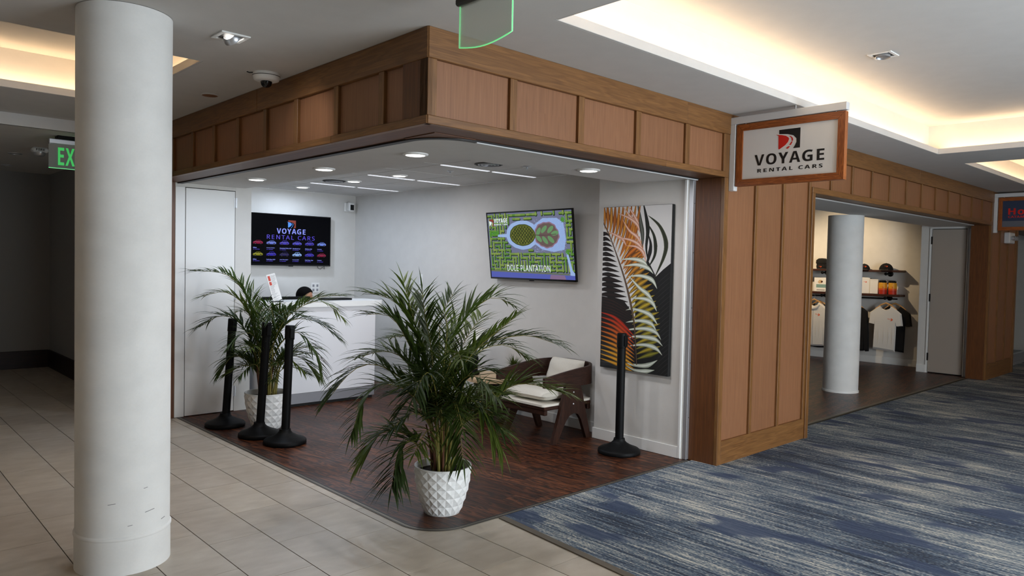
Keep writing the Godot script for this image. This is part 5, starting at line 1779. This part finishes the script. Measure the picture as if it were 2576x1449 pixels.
# a narrow folded leaf along a line of points
func strap(st: SurfaceTool, p: Array, half: float, start := 0.35) -> void:
	var n := p.size() - 1
	var t0: Vector3 = p[n] - p[0]
	var side := t0.cross(Vector3.UP)
	if side.length() < 1e-4:
		side = Vector3.RIGHT
	side = side.normalized()
	for i in n:
		var f0 := float(i) / n
		var f1 := float(i + 1) / n
		var w0 := half * minf(1.0, start + f0 * 3.0) * minf(1.0, (1.0 - f0) * 1.5)
		var w1 := half * minf(1.0, start + f1 * 3.0) * minf(1.0, (1.0 - f1) * 1.5)
		var t: Vector3 = (p[i + 1] - p[i]).normalized()
		var up := side.cross(t).normalized()
		if up.y < 0:
			up = -up
		for s: float in [-1.0, 1.0]:
			var e0: Vector3 = p[i] + side * s * w0 + up * w0 * 0.35
			var e1: Vector3 = p[i + 1] + side * s * w1 + up * w1 * 0.35
			var nn := (up - side * s * 0.33).normalized()
			tri(st, p[i], e0, e1, nn)
			if i < n - 1:
				tri(st, p[i], e1, p[i + 1], nn)
			else:
				tri(st, p[i], e1, p[i + 1], nn)

func stanchions() -> void:
	var places := [[Vector3(2.616, 0.002, -0.76), 0.0, "black stanchion post in front of the palm leaf picture"], [Vector3(0.59, 0.002, -2.77), 1.9, "black stanchion post nearest the viewer beside the small palm"], [Vector3(0.53, 0.002, -3.145), 3.4, "middle black stanchion post in front of the small palm's pot"], [Vector3(0.455, 0.002, -3.72), 3.6, "rearmost black stanchion post, by the closet door"]]
	for e in places:
		var o := thing("stanchion", e[2], "stanchion", e[0], 0.0, "black queue posts")
		part(o, "base", lathe([Vector2(0.172, 0.0), Vector2(0.18, 0.008), Vector2(0.178, 0.03), Vector2(0.165, 0.042), Vector2(0.11, 0.062), Vector2(0.065, 0.088), Vector2(0.05, 0.105), Vector2(0.046, 0.125)], 48), M.black)
		var tilt := Basis(Vector3(0.683, 0, -0.73), 0.0)
		var ax := Vector3(-sin(deg_to_rad(43.0)), 0, -cos(deg_to_rad(43.0)))
		ax = Vector3(0.683, 0, -0.73)
		tilt = Basis(ax, deg_to_rad(e[1]))
		var prof := []
		var post := mb()
		# a ribbed tube
		var sec := []
		for k in 48:
			sec.append(0.0355 if k % 6 < 4 else 0.0335)
		for k in 48:
			var a0 := TAU * k / 48
			var a1 := TAU * (k + 1) / 48
			var p0 := Vector3(cos(a0) * sec[k], 0.10, sin(a0) * sec[k])
			var p1 := Vector3(cos(a1) * sec[(k + 1) % 48], 0.10, sin(a1) * sec[(k + 1) % 48])
			var q0 := p0 + Vector3.UP * 0.80
			var q1 := p1 + Vector3.UP * 0.80
			var nn := Vector3(cos(a0), 0, sin(a0))
			var n1 := Vector3(cos(a1), 0, sin(a1))
			tris(post, p0, p1, q1, nn, n1, n1)
			tris(post, p0, q1, q0, nn, n1, nn)
		var pm := part(o, "post", post, M.black)
		pm.basis = tilt
		var hd := part(o, "belt_head", lathe([Vector2(0.037, 0.89), Vector2(0.041, 0.895), Vector2(0.041, 1.0), Vector2(0.038, 1.012), Vector2(0.0, 1.014)], 32, false), M.black)
		hd.basis = tilt
		part(hd, "belt_clip", box(Vector3(-0.02, 0.905, 0.036), Vector3(0.02, 0.995, 0.052), 0.004), M.black)

# ------------------------------------------------------------------ potted palms
func pot(o: Node3D, k: float) -> void:
	var H := 0.30 * k
	var cols := 18
	var rows := 5
	var st := mb()
	var R := func(y: float) -> float:
		var t := y / H
		return k * (0.098 + 0.080 * pow(sin(minf(1.0, t * 0.93 + 0.07) * PI / 2), 0.85))
	# square cells, each a low pyramid between grooves
	var V := func(i: float, j: float, up: float) -> Vector3:
		var y := H * (0.01 + 0.96 * j / rows)
		var r: float = R.call(y) + up
		var a := TAU * i / cols
		return Vector3(cos(a) * r, y, sin(a) * r)
	for i in cols:
		for j in rows:
			var m: Vector3 = V.call(i + 0.5, j + 0.5, 0.006 * k)
			var out := Vector3(m.x, 0, m.z)
			var q := [V.call(i, j, 0.0), V.call(i + 1, j, 0.0), V.call(i + 1, j + 1, 0.0), V.call(i, j + 1, 0.0)]
			for e in 4:
				var a: Vector3 = q[e]
				var b: Vector3 = q[(e + 1) % 4]
				var h: Vector3 = (a + b) * 0.5
				h += Vector3(h.x, 0, h.z).normalized() * -0.002 * k
				flat(st, a, h, m, out)
				flat(st, h, b, m, out)
	var rt: float = R.call(H * 0.97)
	lathe([Vector2(rt + 0.001, H * 0.965), Vector2(rt + 0.003, H * 0.975), Vector2(rt + 0.002, H), Vector2(rt - 0.006, H), Vector2(rt - 0.010, H * 0.8)], 48, false, true, st)
	lathe([Vector2(0.0, 0.0), Vector2(R.call(0.0) + 0.002, 0.0), Vector2(R.call(0.0) + 0.003, H * 0.012)], 36, false, true, st)
	part(o, "pot", st, M.ceramic)
	part(o, "soil", lathe([Vector2(rt - 0.009, H * 0.84), Vector2(rt * 0.5, H * 0.87), Vector2(0.0, H * 0.88)], 36, false), M.soil)

func frond(o: Node3D, base: Vector3, keys: Array, reach: float, count: int, m: Material, from_ := 0.36) -> void:
	var c := Curve3D.new()
	c.bake_interval = 0.02
	var all := [base] + keys
	for i in all.size():
		var t: Vector3 = (all[mini(i + 1, all.size() - 1)] - all[maxi(i - 1, 0)]) / 5.5
		c.add_point(all[i], -t, t)
	var L := c.get_baked_length()
	var line := []
	var rad := []
	for i in 19:
		line.append(c.sample_baked(L * i / 18.0, true))
		rad.append(lerpf(0.0062, 0.0014, i / 18.0))
	var stem := part(o, "frond_stem", tube(line, rad, 6), M.cane)
	var st := mb()
	for i in count:
		var f := from_ + (1.0 - from_) * pow((i + 0.5) / count, 0.92)
		var s := (f - from_) / (1.0 - from_)
		for sd: float in [-1.0, 1.0]:
			var g := clampf(f + rng.randf_range(-0.008, 0.008), 0.0, 1.0)
			var p0: Vector3 = c.sample_baked(L * g, true)
			var tan: Vector3 = (c.sample_baked(minf(L, L * g + 0.02), true) - c.sample_baked(maxf(0.0, L * g - 0.02), true)).normalized()
			var side := tan.cross(Vector3.UP)
			side = side.normalized() if side.length() > 0.15 else tan.cross(Vector3(0.683, 0, -0.73)).normalized()
			var up := side.cross(tan).normalized()
			if up.y < 0:
				up = -up
			var len := reach * (0.42 + 0.58 * sin(PI * clampf(0.12 + s * 0.80, 0.0, 1.0))) * rng.randf_range(0.7, 1.18)
			var d := (tan * lerpf(0.55, 1.05, s) + side * sd * rng.randf_range(0.55, 1.0) + up * rng.randf_range(0.0, 0.42)).normalized()
			var p := [p0]
			var droop := rng.randf_range(0.10, 0.20)
			for k in 5:
				p.append(p[-1] + d * len / 5)
				d = (d + Vector3.DOWN * droop * (0.35 + 0.3 * k)).normalized()
			strap(st, p, 0.0098 * reach / 0.27, 0.25)
	var tip := []
	var e: Vector3 = line[-1]
	var td: Vector3 = (line[-1] - line[-2]).normalized()
	tip.append(e)
	for k in 4:
		tip.append(tip[-1] + td * reach * 0.14)
		td = (td + Vector3.DOWN * 0.12).normalized()
	strap(st, tip, 0.006, 0.3)
	part(stem, "leaflets", st, m)

func palm(o: Node3D, k: float, fronds: Array, extra: int, reach: float, height: float) -> void:
	pot(o, k)
	var kinds := [M.leaf, M.leaf_b, M.leaf_c]
	var H := 0.26 * k
	for i in fronds.size():
		var a := TAU * i * 0.381966
		var b := Vector3(cos(a), 0, sin(a)) * rng.randf_range(0.01, 0.07) * k + Vector3.UP * H
		var keys := []
		for q in fronds[i]:
			keys.append(Vector3(q[0], q[1], q[2]))
		frond(o, b, keys, reach * rng.randf_range(0.9, 1.15), 28, kinds[i % 3])
	for i in extra:
		var a := TAU * (i + 0.4) / extra
		var out := Vector3(cos(a), 0, sin(a))
		var b := out * rng.randf_range(0.01, 0.06) * k + Vector3.UP * H
		var top := height * rng.randf_range(0.55, 0.9)
		var w := rng.randf_range(0.22, 0.42)
		frond(o, b, [b + out * w * 0.2 + Vector3.UP * top * 0.45, b + out * w * 0.55 + Vector3.UP * top * 0.72, b + out * w * 1.1 + Vector3.UP * top * 0.72], reach * rng.randf_range(0.8, 1.0), 18, kinds[(i + 1) % 3], 0.42)
	for i in extra - 2:
		var a := TAU * (i + 0.1) / (extra - 2)
		var out := Vector3(cos(a), 0, sin(a))
		var b := out * rng.randf_range(0.02, 0.07) * k + Vector3.UP * H
		var top := height * rng.randf_range(0.28, 0.5)
		var w := rng.randf_range(0.16, 0.30)
		frond(o, b, [b + out * w * 0.25 + Vector3.UP * top * 0.7, b + out * w * 0.75 + Vector3.UP * top, b + out * w * 1.5 + Vector3.UP * top * 0.72], reach * rng.randf_range(0.7, 0.9), 16, kinds[i % 3], 0.5)
	# brown sheaths and slender canes at the foot
	for i in 16:
		var a := TAU * i * 0.381966 + 0.4
		var r := 0.075 * k * sqrt((i + 0.5) / 16.0)
		var b := Vector3(cos(a) * r, H * 0.98, sin(a) * r)
		var d := Vector3(cos(a) * 0.10, 1.0, sin(a) * 0.10).normalized()
		var l := rng.randf_range(0.20, 0.42) * k
		part(o, "cane", tube([b, b + d * l * 0.35, b + d * l * 0.7 + Vector3(cos(a), 0, sin(a)) * 0.006, b + d * l + Vector3(cos(a), 0, sin(a)) * 0.02], [0.011, 0.009, 0.007, 0.004], 7), M.sheath if i % 3 == 0 else M.cane)

func palms() -> void:
	var o := thing("potted_palm", "large areca palm in a faceted white pot at the office corner", "plant", Vector3(0.57, 0.002, -0.545))
	palm(o, 1.0, LARGE_PALM_FRONDS, 12, 0.27, 1.0)
	o = thing("potted_palm", "smaller dark areca palm in a white pot behind the stanchions", "plant", Vector3(0.73, 0.002, -3.43))
	palm(o, 1.12, SMALL_PALM_FRONDS, 9, 0.25, 0.82)

# ------------------------------------------------------------------ goods in the second shop
func garment(o: Node3D, called: String, outline: Array, depth: float, m: Material) -> MeshInstance3D:
	var p := PackedVector2Array()
	for i in range(0, outline.size(), 2):
		p.append(Vector2(outline[i], outline[i + 1]))
	if Geometry2D.is_polygon_clockwise(p):
		p.reverse()
	var st := mb()
	var c := Vector2.ZERO
	for q in p:
		c += q / p.size()
	var inner := PackedVector2Array()
	for q in p:
		inner.append(c + (q - c) * 0.93)
	prism(inner, -depth, depth, "xy", st)
	for i in p.size():
		var j := (i + 1) % p.size()
		for s: float in [-1.0, 1.0]:
			var a := Vector3(p[i].x, p[i].y, 0)
			var b := Vector3(p[j].x, p[j].y, 0)
			var d := Vector3(inner[j].x, inner[j].y, depth * s)
			var e := Vector3(inner[i].x, inner[i].y, depth * s)
			flat(st, a, b, d, Vector3(0, 0, s))
			flat(st, a, d, e, Vector3(0, 0, s))
	return part(o, called, st, m)

func folds(o: Node3D, xs: Array, y0: float, y1: float, z: float, m: Material) -> void:
	for x in xs:
		part(o, "fold", tube([Vector3(x, y0, z - 0.004), Vector3(x + 0.01, (y0 + y1) / 2, z), Vector3(x - 0.006, y1, z - 0.006)], [0.006, 0.011, 0.004], 8), m)

func logo(o: Node3D, at: Vector3, s: float) -> void:
	part(o, "printed_mark", prism(pts([-0.5, 0.12, 0.1, 0.05, 0.2, 0.22, 0.48, 0.0, 0.42, -0.2, 0.2, -0.32, -0.1, -0.25, 0.2, -0.16, 0.26, -0.02, -0.5, 0.03], Vector2(s, s), Vector2.ZERO), 0.0, 0.002, "xy"), M.print_orange, at)

func cap(o: Node3D, s: float) -> void:
	var st := mb()
	for i in 24:
		for j in 8:
			var v := []
			for e in [[0, 0], [1, 0], [1, 1], [0, 1]]:
				var a: float = TAU * (i + e[0]) / 24
				var b: float = PI / 2 * (j + e[1]) / 8
				v.append(Vector3(cos(a) * cos(b) * 0.095, sin(b) * 0.10, sin(a) * cos(b) * 0.095) * s)
			flat(st, v[0], v[1], v[2], v[0] + Vector3(0, 0.02, 0))
			flat(st, v[0], v[2], v[3], v[0] + Vector3(0, 0.02, 0))
	part(o, "crown", st, M.cloth_black)
	var p := PackedVector2Array()
	for k in 17:
		var a := PI * k / 16
		p.append(Vector2(cos(a) * 0.09, 0.03 + sin(a) * 0.13) * s)
	p.append(Vector2(-0.09, 0.0) * s)
	p.append(Vector2(0.09, 0.0) * s)
	part(o, "brim", prism(p, 0.0, 0.008, "xz"), M.cloth_black)
	part(o, "button", lathe([Vector2(0.009, 0.0), Vector2(0.0, 0.006)], 10), M.cloth_black, Vector3(0, 0.099 * s, 0))
	logo(o, Vector3(0, 0.055 * s, 0.088 * s), 0.05)

func merchandise() -> void:
	var face := -PI / 2   # goods face -x, their own x runs along the world's z
	for e in [[1.575, "upper"], [1.165, "lower"]]:
		var o := thing("wall_shelf", "%s dark wooden wall shelf on black pipe brackets in the second shop" % e[1], "shelf", Vector3(11.0, e[0], -2.2), face, "wall shelves in the second shop")
		part(o, "board", box(Vector3(-1.3, 0.0, 0.0), Vector3(0.80, 0.036, 0.25), 0.004, 0), M.shelf_wood)
		for x in [-0.52, 0.56]:
			var b := part(o, "bracket", tube([Vector3(x, -0.03, 0.0), Vector3(x, -0.03, 0.20)], [0.016, 0.016], 12), M.black)
			part(b, "flange", lathe([Vector2(0.045, 0.0), Vector2(0.045, 0.012), Vector2(0.025, 0.022)], 20), M.black, Vector3(x, -0.03, 0.0)).rotation.x = PI / 2
			part(b, "end_cap", lathe([Vector2(0.024, 0.0), Vector2(0.026, 0.02), Vector2(0.0, 0.028)], 16), M.black, Vector3(x, -0.03, 0.20)).rotation.x = PI / 2
	var up := 1.613
	var low := 1.203
	var o := thing("knit_hat", "black knitted hat at the left end of the upper shelf", "hat", Vector3(10.85, up, -2.76), face)
	part(o, "cuff", lathe([Vector2(0.0, 0.0), Vector2(0.088, 0.0), Vector2(0.096, 0.03), Vector2(0.094, 0.075), Vector2(0.086, 0.085)], 28, false), M.cloth_black)
	part(o, "crown", lathe([Vector2(0.088, 0.08), Vector2(0.105, 0.10), Vector2(0.10, 0.155), Vector2(0.06, 0.185), Vector2(0.0, 0.19)], 28, false), M.cloth_black)
	logo(o, Vector3(0.01, 0.04, 0.097), 0.05)
	o = thing("baseball_cap", "black cap half hidden behind the round column", "cap", Vector3(10.84, up, -2.02), face + 0.5, "caps on the upper shelf")
	cap(o, 1.0)
	o = thing("baseball_cap", "black cap at the right end of the upper shelf", "cap", Vector3(10.84, up, -1.66), face + 0.35, "caps on the upper shelf")
	cap(o, 1.15)
	o = thing("box_card", "white boxed print with a brown and teal picture on the lower shelf", "box", Vector3(10.85, low, -2.78), face)
	part(o, "board", box(Vector3(-0.11, 0.0, -0.01), Vector3(0.115, 0.25, 0.01), 0.003), M.paper)
	part(o, "picture", box(Vector3(-0.07, 0.07, 0.01), Vector3(0.105, 0.13, 0.0108)), M.teal_print)
	part(o, "picture_nut", prism(pts([-0.045, 0.17, -0.02, 0.205, 0.02, 0.21, 0.05, 0.185, 0.03, 0.15, -0.02, 0.145], Vector2.ONE, Vector2.ZERO), 0.01, 0.0109, "xy"), M.pale_wood)
	part(o, "picture_berry", prism(pts([0.01, 0.18, 0.03, 0.195, 0.05, 0.185, 0.045, 0.165, 0.02, 0.16], Vector2.ONE, Vector2.ZERO), 0.0109, 0.0116, "xy"), M.shelf_wood)
	part(o, "strip", box(Vector3(-0.06, 0.02, 0.01), Vector3(0.09, 0.036, 0.0108)), M.print_grey)
	o = thing("folder", "white folder leaning beside the column on the lower shelf", "folder", Vector3(10.86, low, -2.0), face + 0.25)
	part(o, "sheet", box(Vector3(-0.08, 0.0, -0.008), Vector3(0.075, 0.275, 0.008), 0.002), M.paper)
	part(o, "back", box(Vector3(-0.07, 0.0, -0.06), Vector3(0.085, 0.26, -0.05), 0.002), M.black_matt)
	logo(o, Vector3(0.0, 0.2, 0.008), 0.05)
	o = thing("gift_box", "plain white box beside the can coolers on the lower shelf", "box", Vector3(10.86, low, -1.84), face)
	part(o, "box", box(Vector3(-0.075, 0.0, -0.05), Vector3(0.06, 0.245, 0.02), 0.003), M.paper)
	part(o, "lid", box(Vector3(-0.078, 0.225, -0.053), Vector3(0.063, 0.248, 0.023), 0.003), M.paper)
	var n := 0
	for z in [-1.70, -1.545]:
		o = thing("tumbler", "yellow and red tumbler with a black lid, %s one" % ["left" if n == 0 else "right"], "tumbler", Vector3(10.84, low, z), face, "tumblers on the lower shelf")
		part(o, "lower_body", lathe([Vector2(0.0, 0.0), Vector2(0.062, 0.0), Vector2(0.064, 0.07)], 28, false), M.tomato)
		part(o, "middle_body", lathe([Vector2(0.064, 0.07), Vector2(0.065, 0.10)], 28, false), M.orange)
		part(o, "upper_body", lathe([Vector2(0.065, 0.10), Vector2(0.065, 0.185), Vector2(0.058, 0.195)], 28, false), M.yellow)
		part(o, "lid", lathe([Vector2(0.058, 0.195), Vector2(0.058, 0.225), Vector2(0.05, 0.23), Vector2(0.0, 0.23)], 28, false), M.black)
		part(o, "handle", tube([Vector3(0.05, 0.22, 0.02), Vector3(0.068, 0.225, 0.02), Vector3(0.074, 0.205, 0.02), Vector3(0.064, 0.195, 0.02)], [0.005, 0.005, 0.005, 0.005], 8), M.aluminium)
		logo(o, Vector3(0.01, 0.125, 0.0655), 0.045)
		n += 1
	# hanging clothes
	var tee := [-0.09, 0.02, -0.14, -0.01, -0.255, -0.10, -0.27, -0.285, -0.185, -0.30, -0.175, -0.23, -0.19, -0.72, 0.0, -0.735, 0.165, -0.75, 0.175, -0.24, 0.20, -0.315, 0.28, -0.30, 0.25, -0.10, 0.14, -0.01, 0.09, 0.02, 0.06, -0.025, 0.0, -0.045, -0.06, -0.025]
	var spots := [["tshirt", "white short sleeved shirt with a small orange mark on a wooden hanger", "shirt", Vector3(10.80, 0.985, -1.625), 0, true], ["tshirt", "black short sleeved shirt hanging behind the white one", "shirt", Vector3(10.88, 0.985, -1.51), 0, false], ["hooded_jacket", "white zip hooded jacket at the left of the round column", "jacket", Vector3(10.80, 0.99, -2.86), 1, true], ["hooded_jacket", "black garment behind the white hooded jacket", "jacket", Vector3(10.88, 0.96, -2.80), 1, false], ["sweater", "black long sleeved top half hidden by the round column", "sweater", Vector3(10.84, 0.97, -2.17), 1, false]]
	var long := [-0.09, 0.02, -0.15, -0.01, -0.24, -0.08, -0.27, -0.45, -0.28, -0.76, -0.22, -0.77, -0.20, -0.40, -0.20, -0.76, 0.0, -0.775, 0.20, -0.76, 0.20, -0.40, 0.22, -0.77, 0.28, -0.76, 0.27, -0.45, 0.24, -0.08, 0.15, -0.01, 0.09, 0.02, 0.06, -0.03, 0.0, -0.05, -0.06, -0.03]
	for s in spots:
		o = thing(s[0], s[1], s[2], s[3], face)
		var m: Material = M.cloth_white if s[5] else M.cloth_black
		garment(o, "body", long if s[4] else tee, 0.028, m)
		var hg := part(o, "hanger", tube([Vector3(-0.17, -0.035, -0.005), Vector3(-0.08, 0.035, -0.005), Vector3(0.0, 0.07, -0.005), Vector3(0.08, 0.035, -0.005), Vector3(0.17, -0.035, -0.005)], [0.009, 0.012, 0.014, 0.012, 0.009], 8), M.hanger_wood)
		part(hg, "hook", tube([Vector3(0, 0.07, -0.005), Vector3(0, 0.11, -0.005), Vector3(0.018, 0.128, -0.005), Vector3(0.0, 0.145, -0.005)], [0.003, 0.003, 0.003, 0.003], 6), M.aluminium)
		if s[5]:
			logo(o, Vector3(0.085, -0.20, 0.028), 0.085)
			folds(o, [-0.10, -0.02, 0.06, 0.12], -0.30, -0.70, 0.026, m)
		if s[4] and s[5]:
			part(o, "hood", tube([Vector3(-0.11, -0.02, 0.02), Vector3(-0.06, -0.075, 0.03), Vector3(0.0, -0.095, 0.03), Vector3(0.06, -0.075, 0.03), Vector3(0.11, -0.02, 0.02)], [0.02, 0.03, 0.026, 0.03, 0.02], 10), m)
			part(o, "zip", box(Vector3(-0.003, -0.74, 0.028), Vector3(0.003, -0.08, 0.031)), M.print_grey)
	o = thing("hanging_rail", "black pipe rail for clothes below the lower shelf", "rail", Vector3(11.0, 1.128, -2.2), face)
	part(o, "rail", tube([Vector3(-1.2, 0.0, 0.17), Vector3(0.74, 0.0, 0.17)], [0.012, 0.012], 10), M.black)
	for x in [-0.52, 0.56]:
		part(o, "arm", tube([Vector3(x, 0.0, 0.0), Vector3(x, 0.0, 0.17)], [0.012, 0.012], 10), M.black)
	# spotlights on a track over the second shop
	o = thing("track_light", "black ceiling track light in the second shop", "ceiling light", Vector3(9.4, 2.777, -2.7))
	part(o, "track", box(Vector3(-0.02, -0.03, -1.6), Vector3(0.02, 0.0, 1.2), 0.003), M.black)
	for z in [-1.2, 0.25]:
		var at := Vector3(0, -0.10, z)
		var aim := Vector3(1.6, -1.05, z + 0.10)
		var hd := Node3D.new()
		hd.name = "spot_head"
		o.add_child(hd, true)
		hd.look_at_from_position(o.position + at, o.position + aim)
		part(hd, "barrel", lathe([Vector2(0.035, 0.0), Vector2(0.045, 0.11), Vector2(0.042, 0.11), Vector2(0.04, 0.08)], 20), M.black).rotation.x = -PI / 2
		part(hd, "lamp_lens", lathe([Vector2(0.04, 0.09), Vector2(0.0, 0.092)], 20, false), M.spot_glow).rotation.x = -PI / 2
		part(o, "arm", tube([Vector3(0, -0.02, z), at], [0.008, 0.008], 8), M.black)
		spot(o, "spotlight_lamp", at + (aim - at).normalized() * 0.12, aim, 2.4, Color(1.0, 0.88, 0.70), 44.0)
